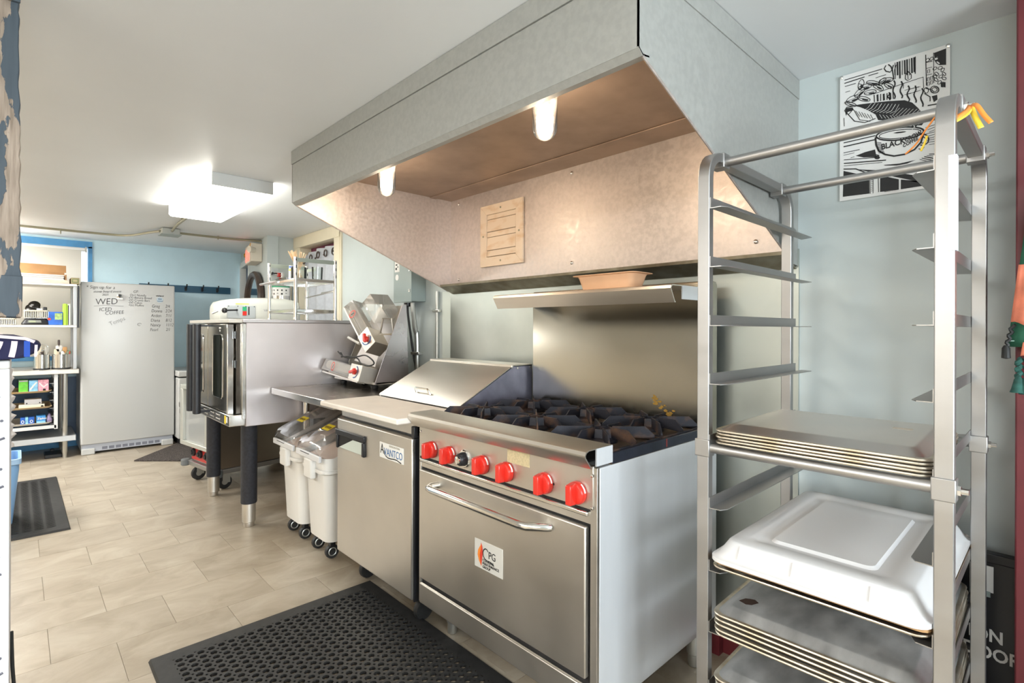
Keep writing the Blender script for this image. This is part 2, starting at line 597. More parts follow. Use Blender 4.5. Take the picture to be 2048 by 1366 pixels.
# ------------------------------------------------------------------ the room
floor = struct('floor', MB().box(-7.4, 2.5, -2.5, 2.15, -0.06, -0.0035), GROUT)
tile_cache = {}
BAND = [-7.365 + 0.3163 * k for k in range(23)]           # rows of tiles; every second row is shifted half a tile
for k, x0 in enumerate(BAND):
    i = round((x0 + 2.94) / 0.3163)
    shift = 0.098 if i % 2 == 0 else 0.2965
    for j in range(-2, 6):
        y0 = shift + 0.4055 * j
        y1 = min(y0 + 0.4055, 2.06)
        y0c = max(y0, -0.45)
        if y1 - y0c < 0.03:
            continue
        key = (round(y1 - y0c, 3))
        if key not in tile_cache:
            d = (y1 - y0c) / 2 - 0.0007
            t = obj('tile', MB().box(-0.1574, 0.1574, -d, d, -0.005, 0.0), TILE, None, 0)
            tile_cache[key] = t.data
        else:
            t = bpy.data.objects.new('tile', tile_cache[key])
            COL.objects.link(t)
        t.location = (x0 + 0.158, (y0c + y1) / 2, 0.0)
        t.parent = floor
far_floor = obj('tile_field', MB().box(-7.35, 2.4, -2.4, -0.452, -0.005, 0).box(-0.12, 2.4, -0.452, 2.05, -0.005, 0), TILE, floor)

# ceiling rises slightly towards the far wall
struct('ceiling', MB().prism([(-7.4, 2.222), (-5.3, 2.168), (2.5, 2.168), (2.5, 2.30), (-7.4, 2.30)], 'y', -2.5, 3.0), CEIL)
# wall behind the range, with the doorway left of the hood
wb = struct('wall_back', MB().box(-4.424, 2.5, 2.05, 2.145, 0, 2.2).box(-5.36, -5.206, 2.055, 2.145, 0, 2.2).box(-5.206, -4.424, 2.055, 2.145, 2.068, 2.2), MINT)
struct('wall_beyond', MB().box(-5.6, -4.0, 2.9, 2.95, 0, 2.3).box(-5.6, -5.5, 2.15, 2.9, 0, 2.3).box(-4.1, -4.0, 2.15, 2.9, 0, 2.3).box(-5.6, -4.0, 2.15, 2.95, -.05, 0), BLUE_WALL)
struct('wall_return', MB().box(-5.43, -5.34, 1.785, 2.12, 0, 2.22), MINT)
# short angled wall with the far doorway
AX, AY, BX, BY = -5.34, 1.772, -7.33, 2.106
wl = math.hypot(BX - AX, BY - AY)
EU = Vector(((BX - AX) / wl, (BY - AY) / wl, 0))           # along this wall, away from the camera
EN = Vector((EU.y, -EU.x, 0))                              # out of the wall, into the room
if EN.y > 0:
    EN = -EN


def ew(a, n, z):
    return Vector((AX, AY, z)) + EU * a + EN * n


def ebox(m, a0, a1, n0, n1, z0, z1):
    vs = [ew(a, n, z) for z in (z0, z1) for a, n in ((a0, n0), (a1, n0), (a1, n1), (a0, n1))]
    return m.add(vs, [(3, 2, 1, 0), (4, 5, 6, 7), (0, 1, 5, 4), (1, 2, 6, 5), (2, 3, 7, 6), (3, 0, 4, 7)])


struct('wall_entry', ebox(ebox(MB(), 0, 1.27, -0.1, 0, 0, 2.26), 1.27, wl, -0.1, 0, 2.05, 2.26), MINT)
d1 = struct('door_1', ebox(MB(), 1.31, 1.90, -0.09, -0.05, 0.01, 2.02), NAVY)
obj('door_frame', ebox(ebox(ebox(MB(), 1.90, 1.97, -0.1, 0.018, 0, 2.05), 1.27, 1.31, -0.1, 0.006, 0, 2.05), 1.27, 1.97, -0.1, 0.012, 2.02, 2.09), mat('white_door_trim', (0.72, 0.74, 0.72), 0.4), d1)
# far wall with a window behind a roller shade
wf = struct('wall_far', MB().box(-7.4, -7.3, 0.60, 2.15, 0, 2.3).box(-7.4, -7.3, -2.5, -0.95, 0, 2.3)
            .box(-7.4, -7.3, -0.95, 0.60, 0, 0.95).box(-7.4, -7.3, -0.95, 0.60, 2.185, 2.3), BLUE_WALL)
obj('wainscot', MB().box(-7.3, -7.285, -2.4, 2.1, 0.09, 0.74), NAVY, wf)
obj('baseboard', MB().box(-7.3, -7.275, -2.4, 2.1, 0, 0.13), BRIGHT_BLUE, wf)
w1 = struct('window_1', MB().box(-7.37, -7.285, -0.95, 0.60, 2.125, 2.195).box(-7.37, -7.285, 0.565, 0.60, 0.95, 2.14)
            .box(-7.37, -7.285, -0.95, -0.9, 0.95, 2.14).box(-7.37, -7.27, -0.95, 0.60, 0.92, 0.97), BRIGHT_BLUE)
obj('pane', MB().box(-7.36, -7.352, -0.9, 0.565, 0.97, 2.13), GLASS, w1)
# walls behind the camera, with windows
struct('wall_front', MB().box(-7.4, 0.3, -2.5, -2.4, 0, 2.25).box(2.25, 2.5, -2.5, -2.4, 0, 2.25).box(0.3, 2.25, -2.5, -2.4, 0, 0.7)
       .box(0.3, 2.25, -2.5, -2.4, 2.0, 2.25), WARM_WALL)
w2 = struct('window_2', MB().box(0.3, 0.37, -2.5, -2.38, 0.7, 2.0).box(2.18, 2.25, -2.5, -2.38, 0.7, 2.0).box(0.3, 2.25, -2.5, -2.36, 0.66, 0.72)
            .box(0.3, 2.25, -2.5, -2.38, 1.95, 2.02).box(1.25, 1.31, -2.48, -2.4, 0.7, 2.0), CREAM)
obj('pane', MB().box(0.35, 2.2, -2.45, -2.444, 0.72, 1.96), GLASS, w2)
struct('wall_right', MB().box(2.4, 2.5, -2.5, -0.75, 0, 2.25).box(2.4, 2.5, 0.95, 2.15, 0, 2.25).box(2.4, 2.5, -0.75, 0.95, 0, 0.7)
       .box(2.4, 2.5, -0.75, 0.95, 2.0, 2.25), MINT)
w3 = struct('window_3', MB().box(2.38, 2.5, -0.75, -0.69, 0.7, 2.0).box(2.38, 2.5, 0.89, 0.95, 0.7, 2.0).box(2.36, 2.5, -0.75, 0.95, 0.66, 0.72)
            .box(2.38, 2.5, -0.75, 0.95, 1.95, 2.02).box(2.42, 2.48, 0.07, 0.13, 0.7, 2.0).box(2.42, 2.48, -0.7, 0.9, 1.33, 1.38), CREAM)
obj('pane', MB().box(2.45, 2.456, -0.7, 0.9, 0.72, 1.96), GLASS, w3)
struct('baseboard_back', MB().box(-0.92, 2.4, 2.02, 2.05, 0, 0.10).box(-2.7, -0.92, 1.985, 2.03, 0, 0.10), MAROON)
# cream casing of the curtained doorway
d2 = struct('door_2', MB().box(-5.34, -5.2, 2.028, 2.15, 0, 2.168).box(-4.43, -4.318, 2.028, 2.15, 0, 2.168).box(-5.34, -4.318, 2.022, 2.15, 2.06, 2.168), CREAM, None, 0.004)
obj('stop_bead', MB().box(-4.318, -4.30, 2.035, 2.06, 0, 2.168), CREAM, d2)
# galvanised sheet behind the cooking line and its bare edge strip
sheet = struct('trim_1', MB().box(-2.735, -0.658, 2.042, 2.0505, 0.1, 1.56), mat('wall_sheet_metal', (0.43, 0.46, 0.43), 0.38, 0.8, vary=0.10, scale=3, stretch=(1, 1, 1), rvary=0.08))
struct('trim_2', MB().box(-2.83, -2.735, 2.046, 2.0505, 0.1, 1.51), mat('pale_edge_paint', (0.62, 0.68, 0.64), 0.6))
# red painted door at the end of the wall
d3 = struct('door_3', MB().box(-0.087, 0.0, 1.86, 2.05, 0.0, 2.168), MAROON, None, 0.004)
obj('door_leaf', MB().box(-0.02, 0.14, 1.90, 1.945, 0.01, 2.15), MAROON, d3, 0.004)

# ------------------------------------------------------------------ extractor hood
hood = thing('range_hood', 'large galvanised steel extractor hood hanging from the ceiling over the range', 'range hood', (-1.685, 1.54, 1.5))
HL, HR, HF, HB = -2.708, -0.663, 1.018, 2.05
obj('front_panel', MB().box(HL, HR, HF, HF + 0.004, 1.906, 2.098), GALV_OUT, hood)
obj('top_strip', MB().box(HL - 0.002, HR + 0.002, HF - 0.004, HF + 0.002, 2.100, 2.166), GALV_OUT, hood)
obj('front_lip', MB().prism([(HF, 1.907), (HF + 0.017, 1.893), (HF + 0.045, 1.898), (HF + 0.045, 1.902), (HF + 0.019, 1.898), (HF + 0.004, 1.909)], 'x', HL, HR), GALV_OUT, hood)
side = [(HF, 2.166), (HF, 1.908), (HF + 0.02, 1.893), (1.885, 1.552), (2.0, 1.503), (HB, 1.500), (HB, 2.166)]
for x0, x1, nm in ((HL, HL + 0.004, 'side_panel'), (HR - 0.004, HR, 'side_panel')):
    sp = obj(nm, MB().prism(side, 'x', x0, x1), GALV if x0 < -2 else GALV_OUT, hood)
    if x0 > -2:
        obj('seam_strip', MB().box(HR, HR + 0.003, HF, HB, 2.100, 2.166), GALV_OUT, sp)
    # rolled edge along the slope
    obj('hem', MB().tube([(x0 + 0.002, HF + 0.02, 1.894), (x0 + 0.002, 1.885, 1.553), (x0 + 0.002, 2.0, 1.504)], 0.0035, 6), GALV, sp)
bp_ = obj('back_panel', MB().box(HL + 0.004, HR - 0.004, 2.021, 2.026, 1.50, 2.084), GALV, hood)
sc = MB()
for x, z in ((-2.62, 2.05), (-2.62, 1.575), (-1.70, 2.05), (-1.70, 1.60), (-0.80, 1.60)):
    sc = MB().lathe([(0.009, 0), (0.008, -0.004), (0.003, -0.007)], (x, 2.0205, z), 10, 'y')
    obj('screw', sc, CHROME, bp_)
ROOF = mat('grease_browned_roof', (0.36, 0.27, 0.21), 0.5, 0.7, vary=0.12, scale=6)
obj('inner_roof', MB().box(HL + 0.004, HR - 0.004, HF + 0.004, 2.021, 2.080, 2.084), ROOF, hood)
obj('roof_seam', MB().box(HL + 0.004, HR - 0.004, 1.855, 1.90, 2.074, 2.080), ROOF, hood, 0.002)
obj('grease_trough', MB().prism([(1.935, 1.542), (1.938, 1.530), (2.035, 1.488), (2.046, 1.492), (2.046, 1.50), (2.035, 1.494), (1.942, 1.534), (1.940, 1.542)], 'x', HL + 0.004, HR - 0.004),
    mat('greasy_trough_steel', (0.22, 0.19, 0.13), 0.4, 0.8, col2=(0.34, 0.31, 0.24), scale=14), hood)

# jelly-jar lamps under the hood roof
for x, lb in ((-1.205, 'lit glass jar lamp under the hood, the larger looking one near its middle'),
              (-2.242, 'lit glass jar lamp under the hood at its far end')):
    t = thing('hood_lamp', lb, 'lamp', (x, 1.29, 2.08), 'lit lamps inside the hood')
    r = 0.0425
    prof = [(r, 2.055), (r, 1.945)] + [(r * math.cos(R(a)), 1.945 - r * math.sin(R(a))) for a in (15, 30, 45, 60, 75, 88)]
    obj('glass_globe', MB().lathe(prof, (x, 1.29, 0), 24, cap0=False), GLOBE, t)
    obj('socket', MB().lathe([(0.048, 2.0795), (0.048, 2.056), (0.03, 2.05), (0.018, 2.04), (0.016, 2.02)], (x, 1.29, 0), 20), GALV, t)
    bprof = [(0.014, 2.035), (0.016, 2.02), (0.024, 2.0), (0.029, 1.98), (0.028, 1.962), (0.02, 1.945), (0.008, 1.938)]
    obj('bulb', MB().lathe(bprof, (x, 1.29, 0), 16), BULB, t)
    l = bpy.data.lights.new('bulb_light', 'POINT')
    l.energy = 3.6
    l.color = (1.0, 0.80, 0.58)
    l.shadow_soft_size = 0.035
    lo = bpy.data.objects.new('bulb_light', l)
    lo.location = (0, 0, -0.165)
    lo.parent = t
    COL.objects.link(lo)
# brass fitting and hanging wire loop behind the end panel of the hood
m = MB().cyl((-0.765, 1.28, 2.035), (-0.768, 1.235, 2.0), 0.014, 0.021, 14).cyl((-0.765, 1.28, 2.035), (-0.762, 1.31, 2.05), 0.012, 0.012, 10).cyl((-0.762, 1.31, 2.045), (-0.762, 1.31, 2.08), 0.010, 0.010, 10)
single('pipe_fitting', m, BRASS, 'brass pipe fitting tucked inside the upper corner of the hood', 'fitting', loc=(-0.79, 1.30, 2.08))
pts = [(-0.74, 1.36, 2.08), (-0.74, 1.36, 1.95)] + [(-0.74 + 0.025 * math.sin(R(a)), 1.36 - 0.02 * math.sin(R(a)), 1.925 + 0.025 * math.cos(R(a))) for a in range(0, 300, 30)]
single('wire_hook', MB().tube(pts, 0.0018, 6), CHROME, 'thin wire loop hanging inside the hood', 'hook', loc=(-0.74, 1.36, 2.08))

# louvred vent on the hood's back panel
v = thing('exhaust_vent', 'stained cream louvred exhaust vent screwed to the hood back', 'vent', (-2.216, 2.02, 1.63))
x0, x1, z0, z1 = -2.396, -2.037, 1.631, 1.990
fr = MB()
for poly in ([(x0, z0), (x1, z0), (x1 - .055, z0 + .055), (x0 + .055, z0 + .055)], [(x1, z0), (x1, z1), (x1 - .055, z1 - .055), (x1 - .055, z0 + .055)],
             [(x1, z1), (x0, z1), (x0 + .055, z1 - .055), (x1 - .055, z1 - .055)], [(x0, z1), (x0, z0), (x0 + .055, z0 + .055), (x0 + .055, z1 - .055)]):
    obj('frame_strip', MB().prism(poly, 'y', 2.006, 2.0205), VENT, v, 0.002)
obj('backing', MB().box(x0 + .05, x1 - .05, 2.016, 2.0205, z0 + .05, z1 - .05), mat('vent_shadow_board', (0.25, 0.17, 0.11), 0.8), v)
zz = z0 + 0.058
for h, k in ((0.035, 0), (0.075, 1), (0.030, 0), (0.070, 1), (0.028, 0)):
    obj('slat', MB().prism([(2.014, zz + h), (2.007 if k else 2.010, zz + 0.002), (2.010 if k else 2.013, zz + 0.001), (2.0165, zz + h)], 'x', x0 + .057, x1 - .057), VENT, v)
    zz += h + 0.0015
for x, z in ((x0 + .028, (z0 + z1) / 2), (x1 - .028, (z0 + z1) / 2), ((x0 + x1) / 2, z0 + .028), ((x0 + x1) / 2, z1 - .028)):
    obj('screw', MB().lathe([(0.006, 2.0055), (0.005, 2.003)], (x, 0, z), 8, 'y'), OLIVE, v)

# ------------------------------------------------------------------ gas range
rg = thing('gas_range', 'stainless six-burner gas range with red knobs under the hood', 'range', (-1.38, 1.6, 0))
XL, XR, YF, YB = -1.837, -0.923, 1.214, 1.965
obj('body', MB().box(XL, XR, YF + 0.012, YB, 0.142, 0.866), STEEL_SIDE, rg, 0.003)
obj('front_frame', MB().box(XL, XL + 0.012, YF, YF + 0.012, 0.142, 0.868).box(XR - 0.024, XR, YF, YF + 0.012, 0.142, 0.868).box(XL + 0.012, XR - 0.024, YF + 0.002, YF + 0.012, 0.70, 0.742), STEEL, rg, 0.001)
obj('door_gap', MB().box(XL + 0.012, XR - 0.024, YF + 0.0085, YF + 0.0118, 0.215, 0.70), DARK, rg)
od = obj('oven_door', MB().box(XL + 0.016, XR - 0.034, YF - 0.012, YF + 0.008, 0.249, 0.692), STEEL, rg, 0.004)
zh = 0.655
hp = [(-1.688, YF - 0.010, zh), (-1.692, YF - 0.045, zh), (-1.68, YF - 0.062, zh), (-1.655, YF - 0.068, zh), (-1.18, YF - 0.068, zh), (-1.15, YF - 0.062, zh), (-1.10, YF - 0.020, zh), (-1.095, YF - 0.010, zh)]
obj('handle', MB().tube(hp, 0.0135, 12), POLISHED, od)
bd = obj('badge', MB().box(-1.459, -1.310, YF - 0.0138, YF - 0.0118, 0.417, 0.518), mat('badge_plate', (0.62, 0.60, 0.55), 0.4), rg, 0.001, label='small pale maker badge with flame emblem')
fy = YF - 0.0142
XU, ZU = Vector((1, 0, 0)), Vector((0, 0, 1))
flame = lambda pts, dy: MB().flat([(-1.459 + a * 0.149, fy - dy, 0.417 + b * 0.101) for a, b in pts])
obj('emblem', flame([(0.245, 0.93), (0.29, 0.80), (0.31, 0.62), (0.29, 0.40), (0.255, 0.10), (0.17, 0.25), (0.115, 0.45), (0.135, 0.62), (0.19, 0.75), (0.235, 0.84)], 0), ORANGE, bd)
obj('emblem', flame([(0.245, 0.93), (0.29, 0.80), (0.315, 0.62), (0.29, 0.40), (0.255, 0.10), (0.215, 0.32), (0.20, 0.48), (0.235, 0.65), (0.25, 0.8)], 0.0004), RED_PRINT, bd)
obj('lettering', ribbon(MB(), [(-1.459 + a * .149, fy - .0006, .417 + b * .101) for a, b in ((.50, .70), (.46, .765), (.40, .77), (.34, .70), (.315, .60), (.33, .49), (.38, .41), (.46, .375), (.56, .385), (.64, .37), (.70, .32), (.71, .30))], .0042), INK, bd)
text('lettering', 'PG', 0.036, (-1.459 + .51 * .149, fy, .417 + .475 * .101), XU, ZU, INK, bd, sx=.86)
text('lettering', 'COOKING', 0.0125, (-1.459 + .30 * .149, fy, .417 + .30 * .101), XU, ZU, INK, bd, fat=.0002)
text('lettering', 'PERFORMANCE', 0.0125, (-1.459 + .30 * .149, fy, .417 + .185 * .101), XU, ZU, INK, bd, fat=.0002)
text('lettering', 'GROUP', 0.0125, (-1.459 + .30 * .149, fy, .417 + .07 * .101), XU, ZU, INK, bd, fat=.0002)
obj('kick_panel', MB().box(XL + 0.012, XR - 0.002, YF - 0.006, YF + 0.012, 0.142, 0.222), STEEL, rg, 0.003)
obj('kick_ledge', MB().box(XL + 0.012, XR - 0.024, YF, YF + 0.02, 0.222, 0.226), POLISHED, rg)
cp = obj('control_panel', MB().box(XL + 0.012, XR - 0.012, YF - 0.004, YF + 0.012, 0.744, 0.872), STEEL, rg, 0.002)
obj('drip_bar', MB().box(XL + 0.014, XR - 0.03, YF - 0.010, YF + 0.01, 0.722, 0.737), POLISHED, rg, 0.004)
obj('bar_gap', MB().box(XL + 0.012, XR - 0.026, YF - 0.0045, YF + 0.01, 0.737, 0.744), DARK, rg)
obj('worn_label', MB().box(-1.297, -1.192, YF - 0.0055, YF - 0.0035, 0.818, 0.864), OLD_PAPER, cp, label='yellowed sticker residue')
for x, z in ((-0.937, 0.845), (-0.937, 0.752), (XL + .018, 0.845)):
    obj('screw', MB().lathe([(0.006, YF - 0.0045), (0.005, YF - 0.008), (0.002, YF - 0.009)], (x, 0, z), 10, 'y'), CHROME, cp)
for x in (-1.418, -1.088):
    obj('pilot_hole', MB().lathe([(0.004, YF - 0.0042), (0.004, YF - 0.0046)], (x, 0, 0.788), 10, 'y'), DARK, cp)
kp = YF - 0.004


def knob(x, z):
    k = obj('knob', MB().lathe([(0.034, kp), (0.034, kp - 0.012), (0.031, kp - 0.020), (0.027, kp - 0.022)], (x, 0, z), 24, 'y')
            .add([(x + sx * 0.010, y, z + sz) for y, sz in ((kp - 0.02, -0.031), (kp - 0.02, 0.033), (kp - 0.047, 0.028), (kp - 0.047, -0.029)) for sx in (-1, 1)],
                 [(0, 1, 7, 6), (2, 4, 5, 3), (6, 7, 5, 4), (0, 2, 3, 1), (0, 6, 4, 2), (1, 3, 5, 7)]), RED, rg, 0.0025)
    obj('pointer_mark', ribbon(MB(), [(x + 0.0345 * math.cos(R(a)), kp - 0.008, z + 0.0345 * math.sin(R(a))) for a in (10, 22, 34, 46, 58)], 0.006, Vector((0.8, 0, 0.6))), PAPER, k)


for x in (-1.737, -1.619, -1.424, -1.299, -1.122, -0.991):
    knob(x, 0.785)
tk = obj('thermostat_knob', MB().lathe([(0.033, kp), (0.033, kp - 0.006), (0.030, kp - 0.010)], (-1.527, 0, 0.787), 24, 'y'), CHROME, rg, label='black and chrome oven thermostat dial')
obj('grip', MB().lathe([(0.026, kp - 0.010), (0.023, kp - 0.028), (0.019, kp - 0.034)], (-1.527, 0, 0.787), 18, 'y'), BLACK, tk)
obj('cap', MB().lathe([(0.015, kp - 0.034), (0.014, kp - 0.040), (0.006, kp - 0.043)], (-1.527, 0, 0.787), 16, 'y'), CHROME, tk)
# bull-nose front rail
nose = [(1.286, 0.926), (1.175, 0.926), (1.163, 0.922), (1.157, 0.913), (1.158, 0.905), (1.184, 0.871), (1.190, 0.870), (1.190, 0.873), (1.187, 0.874), (1.162, 0.906), (1.161, 0.912), (1.166, 0.919), (1.176, 0.923), (1.286, 0.923)]
fr_ = obj('front_rail', MB().prism(nose, 'x', XL, XR), STEEL_H, rg)
obj('end_plate', MB().box(XR - 0.004, XR + 0.001, 1.21, 1.287, 0.874, 0.925), STEEL_SIDE, fr_)
obj('end_plate', MB().box(XL, XL + .004, 1.21, 1.287, 0.874, 0.925), STEEL_SIDE, fr_)
obj('rail_core', MB().box(XL + .004, XR - 0.06, 1.195, 1.286, 0.868, 0.922), DARK, fr_)
# cooktop
ct = obj('cooktop', MB().box(XL + .002, XR - .002, 1.287, 1.885, 0.866, 0.890), IRON_TOP, rg)
obj('side_rail', MB().box(XR - .012, XR - .0005, 1.288, 1.885, 0.867, 0.900), BLUESTEEL, rg, 0.002)
obj('side_rail', MB().box(XL + .0005, XL + .012, 1.288, 1.885, 0.867, 0.900), BLUESTEEL, rg, 0.002)
obj('rail_stripe', MB().box(XR - .0006, XR + .0003, 1.592, 1.600, 0.872, 0.899), mat('rust_red_streak', (0.22, 0.03, 0.03), 0.5), rg)
fin_data = None
for ix in range(3):
    for iy in range(2):
        cx, cy = -1.684 + 0.304 * ix, 1.437 + 0.298 * iy
        obj('burner', MB().lathe([(0.055, 0.8905), (0.055, 0.900), (0.040, 0.909), (0.018, 0.911), (0.0, 0.911)], (cx, cy, 0), 18, cap1=False), IRON, ct)
        g = obj('grate', MB().box(cx - .143, cx - .135, cy - .140, cy + .140, 0.891, 0.905).box(cx + .135, cx + .143, cy - .140, cy + .140, 0.891, 0.905)
                .box(cx - .135, cx + .135, cy - .140, cy - .132, 0.891, 0.905).box(cx - .135, cx + .135, cy + .132, cy + .140, 0.891, 0.905)
                .lathe([(0.044, 0.905), (0.040, 0.936), (0.033, 0.936), (0.037, 0.905)], (cx, cy, 0), 8, cap0=False, cap1=False), IRON, rg)
        for a in range(8):
            th = R(45 * a)
            ro = 0.136 if a % 2 == 0 else 0.178
            ri = 0.036
            vs = []
            for s in (-0.0028, 0.0028):
                for r_, z_ in ((ri, 0.908), (ri, 0.941), (ro - 0.03, 0.941), (ro, 0.912), (ro, 0.893), (ro - .02, 0.900)):
                    vs.append((cx + r_ * math.cos(th) - s * math.sin(th), cy + r_ * math.sin(th) + s * math.cos(th), z_))
            fs = [(5, 4, 3, 2, 1, 0), (6, 7, 8, 9, 10, 11)] + [(i, (i + 1) % 6, (i + 1) % 6 + 6, i + 6) for i in range(6)]
            obj('fin', MB().add(vs, fs), IRON, g)
# backguard with high shelf
bgd = obj('backguard', MB().prism([(1.884, 0.866), (1.884, 1.440), (1.890, 1.452), (1.955, 1.452), (1.965, 1.440), (1.965, 0.866)], 'x', XL, XR), mat('backguard_steel', (0.38, 0.36, 0.31), 0.24, 1.0, vary=.03, scale=3, rvary=.03), rg, 0.002)
sx = MB()
for k in range(7):
    cx, cz = -1.10 + rnd.uniform(-.05, .05), 0.93 + rnd.uniform(0, .06)
grease = mat('brown_grease', (0.30, 0.17, 0.03), 0.35)
gm = MB()
for k in range(42):
    t_ = rnd.random()
    cx = -1.16 + 0.11 * t_ + rnd.gauss(0, .012)
    cz = 0.99 - 0.075 * t_ + rnd.gauss(0, .010)
    r_ = rnd.uniform(.0015, .0075)
    gm.flat([(cx + r_ * (1 + .5 * rnd.random()) * math.cos(q), 1.8835 - 0.00001 * k, cz + r_ * .7 * math.sin(q)) for q in [R(60 * i) for i in range(6)]])
g_ = obj('grease_spots', gm, grease, bgd)
g_['kind'] = 'stuff'
shelf = [(1.884, 1.424), (1.632, 1.424), (1.622, 1.420), (1.617, 1.410), (1.645, 1.362), (1.652, 1.362), (1.652, 1.366), (1.648, 1.366), (1.622, 1.410), (1.626, 1.417), (1.634, 1.420), (1.884, 1.420)]
sh = obj('high_shelf', MB().prism(shelf, 'x', XL, XR), STEEL_H, rg)
obj('bracket', MB().box(XR - .004, XR + .0005, 1.698, 1.90, 1.375, 1.423), STEEL_SIDE, sh)
obj('bracket', MB().box(XL, XL + .004, 1.698, 1.90, 1.375, 1.423), STEEL_SIDE, sh)
for x, y in ((-0.962, 1.86), (-1.80, 1.86), (-0.962, 1.33), (-1.755, 1.325)):
    lg = obj('leg', MB().lathe([(0.0, 0.002), (0.018, 0.002), (0.020, 0.008), (0.020, 0.045), (0.024, 0.05), (0.026, 0.145)], (x, y, 0), 16, cap0=False), CONDUIT, rg)

# loaf liner on the high shelf with flat lids behind it
lx, ly, lz = -1.248, 1.73, 1.4245
rings = []
for w, d, z in ((0.235, 0.085, 0), (0.24, 0.09, 0.001), (0.268, 0.112, 0.050), (0.274, 0.118, 0.056), (0.306, 0.145, 0.058), (0.306, 0.145, 0.0605), (0.272, 0.116, 0.0595), (0.266, 0.11, 0.052), (0.236, 0.086, 0.004)):
    rings.append(rr(lx, ly, lz + z, w, d, 0.025, 4))
single('paper_loaf_pan', MB().loft(rings), KRAFT, 'tan paper loaf pan standing on the high shelf of the range', 'loaf pan', loc=(lx, ly, lz))

# ------------------------------------------------------------------ sandwich prep refrigerator
pf = thing('prep_refrigerator', 'low stainless prep refrigerator with white cutting board and sloped lid beside the range', 'refrigerator', (-2.21, 1.55, 0))
PL, PR, PFY = -2.570, -1.862, 1.20
obj('body', MB().box(PL + .01, PR, 1.246, 1.90, 0.125, 0.862), STEEL_SIDE, pf, 0.003)
obj('top_rail', MB().box(PL + .006, PR - .002, 1.222, 1.25, 0.818, 0.884), STEEL_H, pf, 0.002)
obj('door_gap', MB().box(PL + .014, PR - .006, 1.236, 1.247, 0.130, 0.818), BLACK, pf)
dr = obj('door', MB().box(PL, PR - .010, PFY, 1.236, 0.131, 0.807), STEEL, pf, 0.005)
obj('hinge', MB().box(PR - .024, PR - .002, 1.205, 1.24, 0.808, 0.858), BLACK, pf, 0.003)
obj('hinge', MB().box(PR - .010, PR - .001, 1.208, 1.24, 0.124, 0.806), BLACK, pf, 0.002)
hx0, hx1, hz0, hz1 = PL + .003, -2.266, 0.658, 0.757
h = obj('handle', MB().box(hx0, hx1, PFY - .014, PFY + .001, hz1 - .030, hz1).box(hx1 - .022, hx1, PFY - .014, PFY + .001, hz0, hz1 - .030)
        .box(hx0, hx0 + .016, PFY - .010, PFY + .001, hz0, hz1 - .030), BLACK, dr, 0.004, label='black recessed pull handle')
obj('recess', MB().box(hx0 + .016, hx1 - .022, PFY - .0015, PFY - .0005, hz0 + .003, hz1 - .03), DARK, h)
obj('scoop', MB().add([(hx0 + .02, PFY - .002, hz0 + .004), (hx1 - .022, PFY - .002, hz0 + .004), (hx1 - .022, PFY - .002, hz0 + .062), (hx1 - .13, PFY - .002, hz0 + .062)], [(0, 1, 2, 3)]),
    mat('pale_handle_scoop', (0.62, 0.68, 0.62), 0.45), h)
bg_ = obj('badge', MB().box(-2.134, -1.933, PFY - .0025, PFY - .0003, 0.687, 0.756), mat('white_badge', (0.80, 0.79, 0.75), 0.4), dr, 0.0008, label='white maker badge with blue lettering')
by = PFY - .0030
text('lettering', 'A', 0.062, (-2.126, by, 0.707), XU, ZU, INK, bg_, sx=.72)
text('lettering', 'VANTCO', 0.046, (-2.094, by, 0.703), XU, ZU, BLUE_INK, bg_, sx=.80)
text('lettering', 'REFRIGERATION', 0.0125, (-2.050, by, 0.744), XU, ZU, mat('grey_print', (0.42, 0.38, 0.30), 0.5), bg_, sx=.95)
obj('lettering', ribbon(MB(), [(-2.095, by, 0.722), (-2.090, by, 0.708), (-2.078, by, 0.699), (-2.060, by, 0.694), (-2.035, by, 0.694), (-2.010, by, 0.697), (-1.985, by, 0.697), (-1.965, by, 0.692), (-1.950, by, 0.690)], .005), INK, bg_)
obj('cutting_board', MB().box(-2.580, -1.845, 1.112, 1.432, 0.878, 0.9025), WHITE_ROUGH, pf, 0.006)
for x, y in ((-2.44, 1.305), (-1.925, 1.295), (-2.44, 1.84), (-1.925, 1.84)):
    c = obj('caster', MB().box(x - .022, x + .022, y - .02, y + .03, 0.088, 0.126), CONDUIT, pf, 0.002)
    obj('wheel', MB().lathe([(0.0, -.014), (0.042, -.014), (0.046, -.006), (0.046, .006), (0.042, .014), (0.0, .014)], (x, y, 0.046), 20, 'x', False, False), RUBBER, c)
sl = [(1.436, 0.878), (1.436, 0.908), (1.440, 0.912), (1.768, 1.078), (1.775, 1.086), (1.905, 1.086), (1.905, 0.862), (1.436, 0.862)]
obj('lid_cheek', MB().prism(sl, 'x', PR - .012, PR), mat('dirty_blue_side_steel', (0.30, 0.30, 0.40), 0.36, 0.8, vary=0.25, scale=7, detail=8), pf)
obj('lid_cheek', MB().prism(sl, 'x', PL + .01, PL + .022), STEEL_SIDE, pf)
ld = obj('lid', MB().prism([(1.430, 0.907), (1.436, 0.917), (1.762, 1.083), (1.762, 1.079), (1.440, 0.912)], 'x', PL + .012, PR - .001), STEEL_H, pf, 0.001)
obj('handle', MB().tube([(-2.275, 1.487, 0.938), (-2.275, 1.478, 0.962), (-2.27, 1.476, 0.967), (-2.165, 1.476, 0.967), (-2.16, 1.478, 0.962), (-2.155, 1.487, 0.938)], 0.0055, 8), POLISHED, ld)
obj('lid_back', MB().box(PL + .01, PR, 1.770, 1.905, 1.080, 1.0905).box(PL + .01, PR, 1.762, 1.772, 1.072, 1.0905), STEEL_H, pf, 0.002)
for z in (1.074,):
    for y in (1.80, 1.89):
        obj('screw', MB().lathe([(0.006, PR), (0.005, PR + .003)], (0, y, z), 8, 'x'), CHROME, pf)

